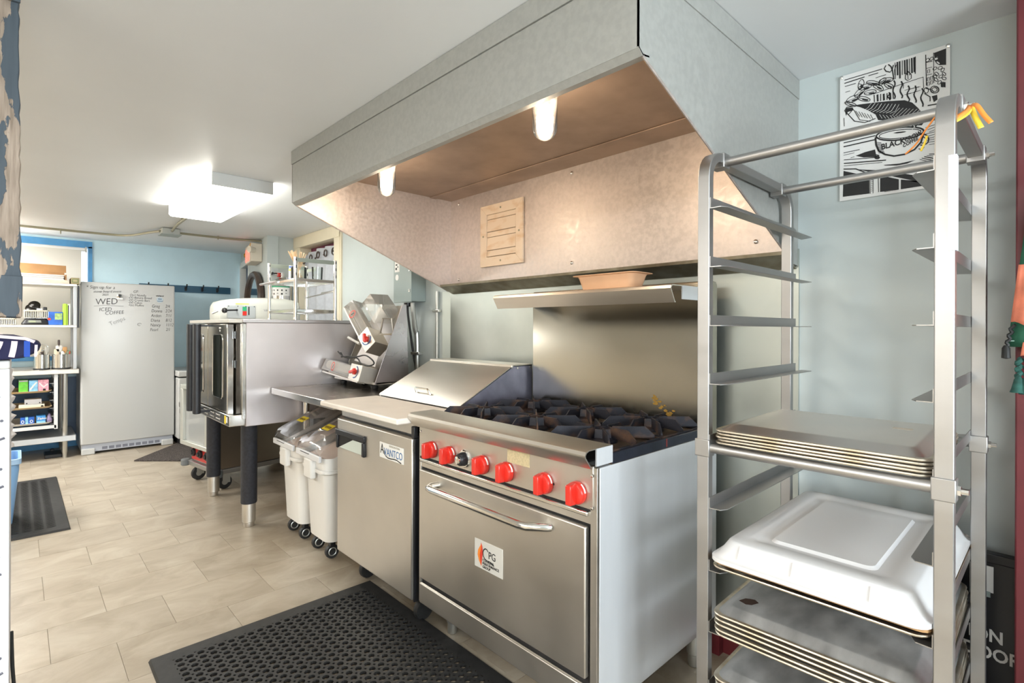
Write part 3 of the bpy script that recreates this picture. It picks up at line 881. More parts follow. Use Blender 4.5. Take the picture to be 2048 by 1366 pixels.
# ------------------------------------------------------------------ steel work table with dough sheeter
wt = thing('work_table', 'stainless steel work table between oven and prep refrigerator', 'table', (-3.03, 1.6, 0))
obj('tabletop', MB().box(-3.488, -2.584, 1.185, 1.98, 0.846, 0.886), mat('table_steel', (0.50, 0.47, 0.43), 0.24, 1.0, vary=0.08, scale=4, rvary=0.06), wt, 0.004)
for x, y in ((-3.447, 1.395), (-3.44, 1.94), (-2.63, 1.94)):
    obj('leg', MB().lathe([(0.0, 0.001), (0.016, 0.001), (0.018, 0.04), (0.0205, 0.045), (0.0205, 0.846)], (x, y, 0), 16, cap0=False), POLISHED, wt)

ds = thing('dough_sheeter', 'stainless dough sheeter with clear roller guards and red dials on the work table', 'dough sheeter', (-3.2, 1.7, 0.886))
SXR, SXL = -2.895, -3.475
body = [(1.587, 0.922), (1.782, 1.420), (1.812, 1.420), (1.830, 0.930)]
obj('end_panel', MB().prism(body, 'x', SXR - .004, SXR), mat('sheeter_panel_steel', (0.47, 0.42, 0.42), 0.30, 1.0, vary=0.1, scale=5, rvary=.06), ds, 0.001)
obj('end_panel', MB().prism([(1.66, 0.922), (1.79, 1.24), (1.812, 1.24), (1.830, 0.930)], 'x', SXL, SXL + .004), STEEL, ds)
obj('back_plate', MB().add([(SXL + .004, 1.80, 0.93), (SXR - .004, 1.80, 0.93), (SXR - .004, 1.805, 1.415), (SXL + .25, 1.805, 1.415), (SXL + .004, 1.80, 1.22)], [(0, 1, 2, 3, 4)]), STEEL, ds)
obj('base_pan', MB().box(SXL, SXR, 1.60, 1.83, 0.921, 0.933), STEEL, ds)
obj('chute', MB().add([(-3.30, 1.66, 1.05), (-3.02, 1.66, 1.02), (-3.02, 1.72, 1.21), (-3.20, 1.72, 1.245)], [(0, 1, 2, 3)]), STEEL_H, ds)
for x, y in ((-3.40, 1.63), (-2.97, 1.63), (-3.40, 1.79), (-2.95, 1.79)):
    obj('foot', MB().lathe([(0.0, 0.8865), (0.020, 0.8865), (0.024, 0.893), (0.024, 0.908), (0.014, 0.912), (0.014, 0.922)], (x, y, 0), 14, cap0=False), BLACK, ds)


def roller_unit(M_, L, kx):
    """roller pair in a clear guard; local x along the rollers (dial end at +), y outwards, z up"""
    hb = obj('roller_housing', MB().box(-L / 2, L / 2 - .02, -.02, .07, -.055, -.045).box(-L / 2 - .03, L / 2 - .05, -.05, .0, -.062, -.052).turn(M_), STEEL, ds)
    gd = obj('roller_guard', MB().add([(-L / 2, -.075, -.04), (L / 2 - .14, -.075, -.04), (L / 2 - .14, -.06, .035), (-L / 2, -.06, .035), (-L / 2, .05, .045), (L / 2 - .14, .05, .045), (-L / 2, .05, -.04), (L / 2 - .14, .05, -.04)],
                                      [(0, 1, 2, 3), (3, 2, 5, 4), (0, 3, 4, 6), (1, 7, 5, 2)]).turn(M_), PLASTIC_BOX, ds)
    for y, z in ((-.03, 0.0), (.015, -.012)):
        obj('roller', MB().cyl((-L / 2 + .02, y, z), (L / 2 - .15, y, z), .029, n=16).turn(M_), WHITE, hb)
    ring = MB()
    pts = [(-.02 - L * .12 + .0, -.0765 + .0, 0)]
    lab = ribbon(MB(), [(-.10 + .020 * math.cos(R(a)), -.078, -.003 + .027 * math.sin(R(a))) for a in range(0, 361, 24)], .006)
    obj('warning_ring', lab.turn(M_), RED_PRINT, gd)
    obj('warning_mark', ribbon(MB(), [(-.105, -.078, -.014), (-.095, -.078, .012)], .006).turn(M_), INK, gd)
    ep = obj('dial_plate', MB().box(L / 2 - .14, L / 2, -.072, .052, -.052, .047).turn(M_), STEEL, ds, 0.002)
    kc = Vector((L / 2 - .07, -.0735, .0))
    obj('dial_scale', ribbon(MB(), [(kc.x + .036 * math.cos(R(a)), kc.y, kc.z + .036 * math.sin(R(a))) for a in range(-100, 81, 15)], .007).turn(M_), BLUE_INK, ep)
    obj('dial', MB().lathe([(0.018, 0), (0.018, -.010), (0.012, -.014)], kc, 14, 'y').box(kc.x - .032, kc.x + .02, kc.y - .026, kc.y - .008, kc.z - .008, kc.z + .009)
        .box(kc.x + .006, kc.x + .026, kc.y - .024, kc.y - .008, kc.z - .004, kc.z + .016).turn(Matrix.Translation(kc) @ Matrix.Rotation(R(28 if kx else -18), 4, 'Y') @ Matrix.Translation(-kc)).turn(M_), RED, ep, 0.003)


roller_unit(Matrix.Translation((-3.20, 1.585, 0.995)) @ Matrix.Rotation(R(4), 4, 'Y') @ Matrix.Rotation(R(-14), 4, 'X'), 0.53, 0)
roller_unit(Matrix.Translation((-3.135, 1.665, 1.275)) @ Matrix.Rotation(R(42), 4, 'Y') @ Matrix.Rotation(R(-20), 4, 'X'), 0.42, 1)
obj('feed_guard', MB().add([(-3.20, 1.66, 1.43), (-3.035, 1.66, 1.30), (-2.955, 1.66, 1.385), (-3.09, 1.66, 1.49), (-3.20, 1.79, 1.43), (-3.035, 1.79, 1.30), (-2.955, 1.79, 1.385), (-3.09, 1.79, 1.49)],
                           [(0, 1, 2, 3), (7, 6, 5, 4), (0, 3, 7, 4), (3, 2, 6, 7), (1, 5, 6, 2)]), PLASTIC_BOX, ds)
obj('motor_frame', MB().tube([(-3.03, 1.70, 1.23), (-2.99, 1.70, 1.33), (-2.92, 1.72, 1.33), (-2.93, 1.74, 1.23)], 0.008, 6, True), STEEL, ds)
obj('lever', MB().cyl((-3.35, 1.64, 1.205), (-3.21, 1.65, 1.165), 0.0085, n=10), WHITE, ds)
cordp = [(-3.40, 1.61, 1.10), (-3.36, 1.60, 1.085), (-3.38, 1.58, 1.11), (-3.25, 1.57, 1.075), (-3.10, 1.57, 1.085), (-2.98, 1.57, 1.10), (-2.90, 1.575, 1.075), (-2.89, 1.58, 1.05), (-2.96, 1.575, 1.035), (-3.04, 1.57, 1.05), (-3.10, 1.58, 1.075), (-3.22, 1.58, 1.082), (-3.34, 1.585, 1.075)]


def smooth_path(p, k=4):
    p = [Vector(q) for q in p]
    out = []
    for i in range(len(p) - 1):
        a, b, c, d = p[max(i - 1, 0)], p[i], p[i + 1], p[min(i + 2, len(p) - 1)]
        for j in range(k):
            t = j / k
            out.append(0.5 * ((2 * b) + (c - a) * t + (2 * a - 5 * b + 4 * c - d) * t * t + (3 * b - a - 3 * c + d) * t ** 3))
    return out + [p[-1]]


obj('power_cord', MB().tube(smooth_path(cordp), 0.0045, 6), BLACKCORD, ds, label='coiled black power cord')

# ------------------------------------------------------------------ slim ingredient bins under the table


LABEL_INK = mat('dark_label_print', (0.25, 0.16, 0.02), 0.6)


def ingredient_bin(cx, label):
    t = thing('ingredient_bin', label, 'bin', (cx, 1.56, 0), 'slim white ingredient bins under the work table')
    y0 = 1.215
    rings = []
    for z, w, yf, yb in ((0.098, 0.255, y0 + .015, 1.86), (0.10, 0.262, y0 + .010, 1.865), (0.30, 0.280, y0 + .002, 1.88), (0.47, 0.296, y0 - .006, 1.89), (0.485, 0.318, y0 - .018, 1.90), (0.545, 0.322, y0 - .020, 1.90)):
        rings.append(rr(cx, (yf + yb) / 2, z, w, yb - yf, 0.05, 4))
    top = []
    for p in rr(cx, (y0 - .02 + 1.90) / 2, 0.56, 0.322, 1.92 - y0, 0.05, 4):
        q = p.copy()
        q.z = 0.565 + max(0, min(1, (q.y - 1.26) / 0.45)) * 0.235
        top.append(q)
    obj('tub', MB().loft(rings + [top], True, False), WHITE, t, label='white plastic tub')
    obj('flour', MB().flat([(p.x * .9 + cx * .1, p.y, 0.545 + max(0, (p.y - 1.25) * .28)) for p in top]), FLOUR, t)
    # hinged clear lid with a raised ridge
    lid = MB()
    rows = []
    for k, (y, z) in enumerate(((1.170, .580), (1.174, .605), (1.193, .628), (1.236, .650), (1.33, .690), (1.46, .748), (1.58, .785), (1.72, .798), (1.86, .800))):
        w = 0.324 if k > 1 else 0.312
        rows.append([Vector((cx - w / 2, y, z - .004)), Vector((cx - w / 2 + .012, y, z + .012)), Vector((cx - .075, y + .004, z + .016)), Vector((cx - .065, y + .004, z + (.032 if k > 2 else .016))),
                     Vector((cx + .065, y + .004, z + (.032 if k > 2 else .016))), Vector((cx + .075, y + .004, z + .016)), Vector((cx + w / 2 - .012, y, z + .012)), Vector((cx + w / 2, y, z - .004))])
    l = obj('lid', lid.loft(rows, False, False, False), PLASTIC_CLEAR, t, label='clear hinged lid')
    obj('sticker', MB().add([(cx - .045, 1.262, 0.6965), (cx + .045, 1.262, 0.6965), (cx + .045, 1.310, 0.7165), (cx - .045, 1.310, 0.7165)], [(0, 1, 2, 3)]), YELLOW, l, label='small yellow sticker')
    text('lettering', 'VEVOR', .024, (cx - .036, 1.276, 0.7035), (1, 0, 0), (0, .92, .39), LABEL_INK, l, fat=.0008)
    obj('lid_lip', MB().box(cx - .158, cx + .158, y0 - .052, y0 - .036, 0.552, 0.586), PLASTIC_MILKY, t, 0.004)
    obj('catch', MB().box(cx - .055, cx + .045, y0 - .050, y0 - .016, 0.44, 0.551), WHITE, t, 0.010, label='white front flap')
    obj('arrow_mark', ribbon(MB(), [(cx - .09, y0 - .053, 0.579), (cx + .03, y0 - .053, 0.579), (cx + .03, y0 - .053, 0.586)], .004), INK, t)
    obj('rail_band', MB().loft([rr(cx, (y0 + 1.88) / 2, z, w, 1.93 - y0, .05, 4) for z, w in ((0.478, 0.31), (0.482, 0.33), (0.496, 0.33), (0.50, 0.31))], False, False), WHITE, t)
    for sx in (-1, 1):
        for y in (1.268, 1.80):
            x = cx + sx * 0.088
            c = obj('caster', MB().box(x - .016, x + .016, y - .014, y + .016, 0.062, 0.0985), BLACK, t, 0.003)
            obj('wheel', MB().lathe([(0.0, -.010), (0.024, -.012), (0.036, -.012), (0.038, 0), (0.036, .012), (0.024, .012), (0.0, .010)], (x, y, 0.038), 18, 'x', False, False), RUBBER, c)
            obj('hub', MB().lathe([(0.024, .0122), (0.021, .0135), (0.018, .0122)], (x, y, 0.038), 18, 'x', False, False), CONDUIT, c)
    return t


ingredient_bin(-3.232, 'white ingredient bin with clear lid under the table, beside the oven leg')
ingredient_bin(-2.868, 'white ingredient bin with clear lid, half behind the prep refrigerator door')

# ------------------------------------------------------------------ convection oven on tall legs
ov = thing('convection_oven', 'stainless convection oven with glass doors standing on black legs', 'oven', (-4.0, 1.5, 0))
OL, OR, OF, OB = -4.475, -3.503, 1.02, 2.0
obj('body', MB().box(OL, OR - .002, OF + .02, OB, 0.652, 1.30), mat('oven_side_steel', (0.70, 0.655, 0.66), 0.38, 0.8, vary=0.06, scale=3, rvary=.07), ov, 0.003)
obj('side_edge', MB().box(OR - .022, OR + .001, OF - .004, OF + .02, 0.70, 1.296), POLISHED, ov, 0.003)
obj('top_cap', MB().box(OL - .015, OR + .004, OF + .0, OB, 1.300, 1.322), mat('oven_top_steel', (0.62, 0.60, 0.62), 0.32, 1.0, vary=0.06, scale=4), ov, 0.003)
obj('top_visor', MB().box(OL - .015, OR - .001, 0.940, OF, 1.298, 1.321), STEEL, ov, 0.002)
obj('front_recess', MB().box(OL + .01, OR - .02, 0.99, OF + .021, 0.735, 1.292), mat('dark_polished_recess', (0.16, 0.14, 0.12), 0.18, 1.0), ov)
rl = obj('control_rail', MB().box(OL + .005, OR - .004, 0.946, OF + .018, 0.660, 0.730), POLISHED, ov, 0.004)
obj('rail_face', MB().box(OL + .02, OR - .012, 0.9435, 0.9465, 0.668, 0.722), mat('dark_rail_plate', (0.12, 0.115, 0.105), 0.25, 0.9), rl)
for k, x in enumerate((-4.40, -4.22, -4.04, -3.88, -3.74)):
    for z in ((0.710, 0.685) if k else (0.690,)):
        obj('rail_print', ribbon(MB(), [(x - .05, 0.943, z), (x + .02, 0.943, z)], .005), PAPER, rl)
        obj('indicator', MB().lathe([(0.007, 0.9432), (0.006, 0.940)], (x + .04, 0, z), 8, 'y'), CHROME, rl)
obj('warning_sticker', MB().box(-3.60, -3.565, 0.9428, 0.9434, 0.672, 0.722), YELLOW, rl)
obj('warning_sticker', MB().box(-3.56, -3.535, 0.9428, 0.9434, 0.682, 0.718), PAPER, rl)
DOORSTEEL = mat('oven_door_steel', (0.40, 0.375, 0.32), 0.2, 1.0, vary=.06, scale=3, stretch=(8, 1, .6))
for nm, xa, xb in (('left', OL + .012, -4.012), ('right', -4.008, -3.575)):
    d = obj('oven_door', MB().box(xa, xb, 0.948, 0.990, 0.736, 1.293), DOORSTEEL, ov, 0.005)
    xc, hw = (xa + xb) / 2 + (.02 if nm == 'right' else -.01), (xb - xa) / 2 - .11
    ring = [[Vector((p.x, y, p.y)) for p in rr(xc, 1.02, 0, w, h_, .03, 4)] for y, w, h_ in ((0.9475, hw * 2 + .014, 0.412), (0.944, hw * 2 + .011, 0.409), (0.944, hw * 2 + .003, 0.402), (0.9465, hw * 2, 0.40))]
    obj('window_frame', MB().loft(ring, False, False), CHROME, d)
    obj('window_glass', MB().box(xc - hw, xc + hw, 0.9455, 0.9472, 0.82, 1.22), mat('dark_oven_glass', (0.02, 0.025, 0.02), 0.06, 0.0, spec=0.9), d)
    hx = -4.105 if nm == 'left' else -3.935
    obj('handle', MB().loft([rr(hx, 0.865, z, w, w2, .018, 4) for z, w, w2 in ((0.700, .05, .038), (0.703, .056, .044), (1.289, .056, .044), (1.292, .05, .038))]), BLACK_SATIN, d, label='long black vertical door handle')
    obj('handle_mount', MB().box(hx - .01, hx + .01, 0.88, 0.949, 0.705, 0.72).box(hx - .01, hx + .01, 0.88, 0.949, 1.275, 1.288), BLACK_SATIN, d)
obj('door_mark', MB().box(-3.74, -3.70, 0.9470, 0.9476, 1.262, 1.272).box(-3.73, -3.712, 0.9470, 0.9476, 1.243, 1.255), PAPER, ov)
obj('chrome_stile', MB().box(-3.585, -3.556, 0.946, 0.985, 0.728, 1.29), CHROME, ov, 0.004)
for z in (1.20, 1.02):
    obj('rocker_switch', MB().box(-3.545, -3.527, 0.984, 0.9905, z, z + .045), BLACK, ov)
for x, y in ((-3.59, 1.085), (-4.418, 1.085), (-3.59, 1.90), (-4.418, 1.90)):
    l = obj('leg', MB().lathe([(0.046, 0.150), (0.048, 0.155), (0.048, 0.640), (0.055, 0.650)], (x, y, 0), 20), mat('black_leg_paint', (0.020, 0.022, 0.030), 0.5, vary=.25, scale=60), ov)
    obj('leg_foot', MB().lathe([(0.0, 0.0008), (0.030, 0.0008), (0.032, 0.006), (0.032, 0.028), (0.040, 0.033), (0.040, 0.150)], (x, y, 0), 20, cap0=False), STEEL, l)

# ------------------------------------------------------------------ holding cabinet left of the oven, mixer on top of it
hc = thing('holding_cabinet', 'wheeled holding cabinet with glass door and red control panel beside the oven', 'cabinet', (-5.03, 1.07, 0))
HM = Matrix.Translation((-5.03, 1.07, 0)) @ Matrix.Rotation(R(8.7), 4, 'Z')
obj('body', MB().box(0, 0.535, 0.0, 0.76, 0.165, 0.815).turn(HM), mat('cabinet_side_steel', (0.40, 0.35, 0.30), 0.28, 1.0, vary=.04, scale=3), hc, 0.003)
obj('base_frame', MB().box(-.01, 0.55, -.03, 0.775, 0.128, 0.164).turn(HM), ALU, hc, 0.003)
dd = obj('cabinet_door', MB().box(-.01, 0.50, -.085, -.002, 0.31, 0.345).box(-.01, 0.50, -.085, -.002, 0.765, 0.80).box(-.01, 0.045, -.085, -.002, 0.345, 0.765).box(0.46, 0.50, -.085, -.002, 0.345, 0.765).turn(HM), mat('anodised_door_frame', (0.62, 0.63, 0.58), 0.42, 0.6), hc, 0.004)
obj('door_glass', MB().box(0.045, 0.46, -.062, -.055, 0.345, 0.765).turn(HM), clear('cabinet_glass', (0.90, 0.93, 0.92), rough=.04, milk=.45), dd)
obj('hinge', MB().box(0.50, 0.52, -.06, -.002, 0.40, 0.46).turn(HM), DARK, dd)
obj('latch', MB().box(-.075, -.008, -.075, -.02, 0.60, 0.655).box(-.075, -.03, -.07, -.03, 0.545, 0.60).turn(HM), ALU, dd, 0.012)
cpn = obj('control_panel', MB().box(0.02, 0.53, -.006, 0.0, 0.178, 0.298).turn(HM), mat('red_panel', (0.52, 0.03, 0.025), 0.35), hc, label='red control panel with black dials')
for x in (0.07, 0.20, 0.33):
    obj('dial', MB().lathe([(0.034, -.006), (0.032, -.022), (0.020, -.026), (0.018, -.036)], (x, 0, 0.238), 16, 'y').turn(HM), BLACK, cpn)
for x, y in ((-.03, -.035), (0.57, -.03)):
    obj('bumper', MB().lathe([(0.028, 0.118), (0.034, 0.125), (0.034, 0.165), (0.028, 0.172)], (x, y, 0), 14).turn(HM), mat('grey_rubber_bumper', (0.16, 0.17, 0.17), 0.6), hc)
for x, y in ((0.06, 0.03), (0.49, 0.05), (0.06, 0.70), (0.49, 0.70)):
    c = obj('caster', MB().box(x - .03, x + .03, y - .025, y + .04, 0.112, 0.1275).box(x - .026, x - .020, y - .02, y + .035, 0.05, 0.115).box(x + .020, x + .026, y - .02, y + .035, 0.05, 0.115).turn(HM), CONDUIT, hc)
    obj('wheel', MB().lathe([(0.0, -.014), (0.048, -.014), (0.055, -.008), (0.055, .008), (0.048, .014), (0.0, .014)], (x, y, 0.0555), 22, 'x', False, False).turn(HM), RUBBER, c)
    obj('hub', MB().lathe([(0.0, -.017), (0.022, -.017), (0.024, -.012), (0.024, .012), (0.022, .017), (0.0, .017)], (x, y, 0.0555), 14, 'x', False, False).turn(HM), CONDUIT, c)

mx = thing('planetary_mixer', 'pale grey dough mixer head with control panel rising behind the oven', 'mixer', (-4.78, 1.62, 0.816))
GREYMIX = mat('mixer_grey_enamel', (0.60, 0.61, 0.56), 0.38, vary=0.03, scale=8)
hd = []
for y, w, zb, zt in ((1.150, .10, 1.34, 1.42), (1.158, .18, 1.31, 1.455), (1.18, .25, 1.29, 1.478), (1.24, .30, 1.28, 1.497), (1.36, .32, 1.28, 1.512), (1.52, .32, 1.28, 1.520), (1.70, .31, 1.28, 1.518), (1.80, .27, 1.29, 1.505), (1.83, .18, 1.31, 1.48)):
    hd.append([Vector((p.x, y, p.y)) for p in rr(-4.76, (zb + zt) / 2, 0, w, zt - zb, .055, 4)])
hh = obj('head', MB().loft(hd), GREYMIX, mx)
obj('column', MB().loft([rr(-4.78, 1.70, z, w, d, .05, 4) for z, w, d in ((0.86, .34, .24), (0.90, .26, .20), (1.25, .24, .20), (1.30, .28, .24))]), GREYMIX, mx)
obj('base', MB().box(-4.97, -4.60, 1.20, 1.84, 0.817, 0.862), GREYMIX, mx, 0.01)
obj('bowl', MB().lathe([(0.06, 0.865), (0.11, 0.90), (0.15, 1.0), (0.16, 1.14), (0.168, 1.145), (0.158, 1.14), (0.146, 1.0), (0.10, 0.91)], (-4.78, 1.38, 0), 24), POLISHED, mx)
pn = obj('control_panel', MB().box(-4.603, -4.594, 1.222, 1.435, 1.345, 1.448), mat('panel_grey', (0.42, 0.45, 0.46), 0.4), mx, 0.002)
obj('green_button', MB().box(-4.5945, -4.589, 1.335, 1.365, 1.405, 1.438), mat('green_push_button', (0.02, 0.32, 0.14), 0.4), pn)
obj('red_button', MB().box(-4.5945, -4.589, 1.335, 1.365, 1.368, 1.402), RED, pn)
obj('speed_marks', MB().box(-4.5945, -4.593, 1.378, 1.388, 1.372, 1.44), INK, pn)
for y in (1.232, 1.30, 1.36, 1.425):
    obj('screw', MB().lathe([(0.004, -4.594), (0.003, -4.592)], (0, y, 1.441), 8, 'x'), DARK, pn)
obj('gear_lever', MB().cyl((-4.595, 1.29, 1.41), (-4.565, 1.285, 1.41), .008).cyl((-4.565, 1.29, 1.41), (-4.555, 1.20, 1.405), .006).lathe([(0.0, -.022), (0.016, -.016), (0.022, 0), (0.016, .016), (0.0, .022)], (-4.553, 1.192, 1.404), 14, 'z', False, False), BLACK, pn)
obj('yellow_label', MB().box(-4.604, -4.599, 1.285, 1.385, 1.456, 1.468), mat('pale_yellow_label', (0.62, 0.62, 0.22), 0.5), hh)
text('lettering', 'VARIMIXER', 0.026, (-4.598, 1.50, 1.405), (0, 1, 0), (0, 0, 1), INK_FAINT, hh)
obj('speed_handle', MB().cyl((-4.62, 1.16, 1.40), (-4.62, 1.12, 1.38), .008), CHROME, mx)

# ------------------------------------------------------------------ chrome rack on the oven, and what stands on it
cr = thing('chrome_rack', 'small two-tier chrome rack with flat rails standing on top of the oven', 'rack', (-3.83, 1.51, 1.322))
RX0, RX1, RY0, RY1 = -4.055, -3.555, 1.362, 1.640
for x in (RX0, RX1):
    for y in (RY0, RY1):
        p = obj('post', MB().lathe([(0.0, 1.3225), (0.016, 1.3225), (0.016, 1.333), (0.0125, 1.336), (0.0125, 1.745), (0.0, 1.748)], (x, y, 0), 14, cap0=False, cap1=False), CHROME, cr)
        obj('slot', MB().box(x - .0127, x + .0127, y - .003, y + .003, 1.62, 1.64).box(x - .0127, x + .0127, y - .003, y + .003, 1.67, 1.69).box(x - .0127, x + .0127, y - .003, y + .003, 1.72, 1.735), DARK, p)
for z0_, z1_, nm in ((1.583, 1.604, 'shelf'), (1.372, 1.396, 'shelf')):
    s_ = obj(nm, MB().box(RX0, RX1, RY0 - .006, RY0 + .004, z0_, z1_).box(RX0, RX1, RY1 - .004, RY1 + .006, z0_, z1_).box(RX0 - .006, RX0 + .004, RY0, RY1, z0_, z1_).box(RX1 - .004, RX1 + .006, RY0, RY1, z0_, z1_), CHROME, cr, 0.003)
    if z0_ > 1.5:
        obj('shelf_plate', MB().box(RX0, RX1, RY0, RY1, z1_ - .006, z1_ - .002), POLISHED, s_)
    else:
        for k in range(7):
            obj('wire', MB().cyl((RX0, RY0 + .04 * k + .02, z0_ + .012), (RX1, RY0 + .04 * k + .02, z0_ + .012), .0025, n=6), CHROME, s_)
for m_ in (MB().box(RX1 - .003, RX1 + .003, RY0, RY1, 1.715, 1.742), MB().box(RX0 - .003, RX0 + .003, RY0, RY1, 1.715, 1.742), MB().box(RX0, RX0 + .16, RY1 - .003, RY1 + .003, 1.70, 1.722)):
    obj('top_rail', m_, mat('matt_rail', (0.45, 0.50, 0.44), 0.4, .8), cr, 0.002)
obj('handle_bar', MB().cyl((RX0 - .10, RY0 - .03, 1.592), (RX0 + .18, RY0 - .012, 1.600), .010, n=10), CHROME, cr)
obj('brace_rod', MB().cyl((RX1, RY1, 1.53), (RX0, RY1 - .01, 1.50), .005, n=8).cyl((RX1, RY1, 1.53), (RX1 - .22, RY1, 1.524), .008, n=8), CHROME, cr)
# jar of wooden stir sticks
jx, jy, jz = -3.66, 1.425, 1.6028
single('stick_jar', MB().lathe([(0.0, jz), (0.050, jz), (0.052, jz + .01), (0.052, jz + .085), (0.050, jz + .085), (0.049, jz + .012), (0.0, jz + .008)], (jx, jy, 0), 20, cap0=False, cap1=False), GLASS, 'clear glass jar holding wooden sticks on the chrome rack', 'jar', loc=(jx, jy, jz))
for k in range(26):
    a, q = rnd.uniform(0, 6.28), rnd.uniform(.004, .034)
    b0 = Vector((jx - q * math.cos(a) * .7, jy - q * math.sin(a) * .7, jz + .013))
    lean = Vector((math.cos(a), math.sin(a), 0)) * (q * 1.35 / .085)
    tip = b0 + (Vector((0, 0, 1)) + lean * 1.0) * rnd.uniform(.165, .195)
    side_ = (tip - b0).cross(Vector((math.sin(a * 3), math.cos(a * 3), .2))).normalized()
    th_ = (tip - b0).cross(side_).normalized() * .001
    m_ = MB()
    vs = [p + side_ * s_ * .0034 + th_ * t_ for p in (b0, tip) for s_, t_ in ((-1, -1), (1, -1), (1, 1), (-1, 1))]
    m_.add(vs, [(3, 2, 1, 0), (4, 5, 6, 7), (0, 1, 5, 4), (1, 2, 6, 5), (2, 3, 7, 6), (3, 0, 4, 7)])
    single('stir_stick', m_, WOOD_LIGHT, 'pale flat wooden stir stick standing in the glass jar', 'stir stick', 'wooden stir sticks in the jar', loc=b0)
tb = single('label_tube', MB().cyl((-3.735, 1.40, 1.603), (-3.728, 1.40, 1.705), .016, n=14), PAPER, 'white tube with blue and yellow label leaning beside the stick jar', 'tube', loc=(-3.73, 1.40, 1.603))
obj('band', MB().cyl((-3.7348, 1.40, 1.606), (-3.7342, 1.40, 1.614), .0166, n=14).cyl((-3.7292, 1.40, 1.69), (-3.7285, 1.40, 1.70), .0166, n=14), BOX_BLUE, tb)
obj('band', MB().cyl((-3.7308, 1.40, 1.668), (-3.730, 1.40, 1.678), .0166, n=14), YELLOW, tb)
for x, lb in ((-3.60, 'small clear glass tumbler at the near end of the chrome rack shelf'),):
    single('glass_tumbler', MB().lathe([(0.0, jz), (0.034, jz), (0.038, jz + .09), (0.036, jz + .09), (0.032, jz + .006), (0.0, jz + .005)], (x, 1.53, 0), 18, cap0=False, cap1=False), GLASS, lb, 'glass', loc=(x, 1.53, jz))

# fire extinguisher on its wall hook behind the rack
fe = thing('fire_extinguisher', 'silver fire extinguisher with black hose mounted behind the chrome rack', 'fire extinguisher', (-5.22, 1.87, 1.44))
ex, ey = -5.22, 1.87
obj('cylinder', MB().lathe([(0.05, 1.36), (0.082, 1.372), (0.088, 1.39), (0.088, 1.68), (0.080, 1.71), (0.055, 1.735), (0.025, 1.75), (0.022, 1.765)], (ex, ey, 0), 28), POLISHED, fe)
lbm = MB()


def wrap(a0, a1, z0, z1, r):
    n = 10
    return MB().loft([[Vector((ex + r * math.cos(R(a0 + (a1 - a0) * i / n)), ey + r * math.sin(R(a0 + (a1 - a0) * i / n)), z)) for i in range(n + 1)] for z in (z0, z1)], False, False, False)


lbl = obj('instruction_label', wrap(-110, 30, 1.575, 1.685, .0885), PAPER, fe)
obj('green_band', wrap(-110, 30, 1.655, 1.685, .089), mat('green_band_print', (0.03, 0.33, 0.16), 0.5), lbl)
obj('yellow_band', wrap(-80, 5, 1.687, 1.705, .0886), YELLOW, lbl)
for a in (-95, -70, -45, -20, 5):
    obj('pictogram', wrap(a - 5, a + 5, 1.585 + (a % 2) * .01, 1.60, .0891), INK, lbl)
    obj('pictogram', wrap(a - 4, a + 4, 1.62, 1.634, .0891), INK, lbl)
dm = MB().loft([[Vector((ex + .0889 * math.cos(R(a)), ey + .0889 * math.sin(R(a)), 1.51 + s_ * (24 - abs(a + 40)) * .0013)) for a in range(-64, -15, 6)] for s_ in (-1, 1)], False, False, False)
obj('diamond_label', dm, PAPER, fe)
obj('black_strap', wrap(-120, 60, 1.438, 1.446, .0895), BLACK, fe)
obj('valve', MB().cyl((ex, ey, 1.762), (ex, ey, 1.80), .018, n=12).box(ex - .012, ex + .012, ey - .075, ey + .02, 1.797, 1.807).box(ex - .01, ex + .01, ey - .07, ey + .02, 1.775, 1.783), CHROME, fe)
obj('valve_tag', MB().lathe([(0.0, -.01), (.022, -.01), (.022, .006), (0, .008)], (ex, ey - .03, 1.78), 12, 'y', False, False), RED, fe)
obj('hose', MB().tube(smooth_path([(ex, ey - .02, 1.785), (ex - .08, ey - .06, 1.80), (ex - .16, ey - .07, 1.75), (ex - .17, ey - .06, 1.62), (ex - .12, ey - .04, 1.50)]), .011, 8), BLACK, fe)
obj('wall_hook', MB().box(ex - .125, ex + .02, ey + .03, ey + .06, 1.74, 1.76), CHROME, fe)
obj('bracket', MB().box(-5.339, ex - .05, ey - .02, ey + .02, 1.50, 1.56), CHROME, fe)

# curtained doorway
ctn = MB()
xs = [-5.196 + .762 * k / 66 for k in range(67)]
rows = []
for z in (2.02, 1.93, 1.6, 1.0, 0.3, 0.05):
    rows.append([Vector((x, 2.082 + .018 * math.sin((x + 5.2) * 2 * math.pi / .19), z - (.09 * max(0, (-4.85 - x)) if z > 1.9 else 0))) for x in xs])
cu = tag(obj('door_curtain', ctn.loft(rows, False, False, False), CURTAIN), 'grey grommet curtain hanging in the cream-framed doorway', 'curtain')
for k in range(5):
    x = -5.16 + .165 * k
    z = 1.955 - .09 * max(0, (-4.85 - x))
    obj('grommet', MB().tube([(x + .030 * math.cos(R(a)), 2.058, z + .030 * math.sin(R(a))) for a in range(0, 360, 30)], .006, 6, True), DARKWOOD, cu)
single('curtain_rod', MB().cyl((-5.199, 2.105, 1.925), (-4.431, 2.105, 1.985), .013, n=10), DARKWOOD, 'dark curtain rod inside the top of the doorway', 'rod', loc=(-4.8, 2.125, 1.95))
single('valance', MB().box(-5.30, -4.44, 2.15, 2.165, 1.85, 2.064), PLUM, 'plum cloth strip above the grey doorway curtain', 'cloth', loc=(-4.8, 2.157, 1.95))

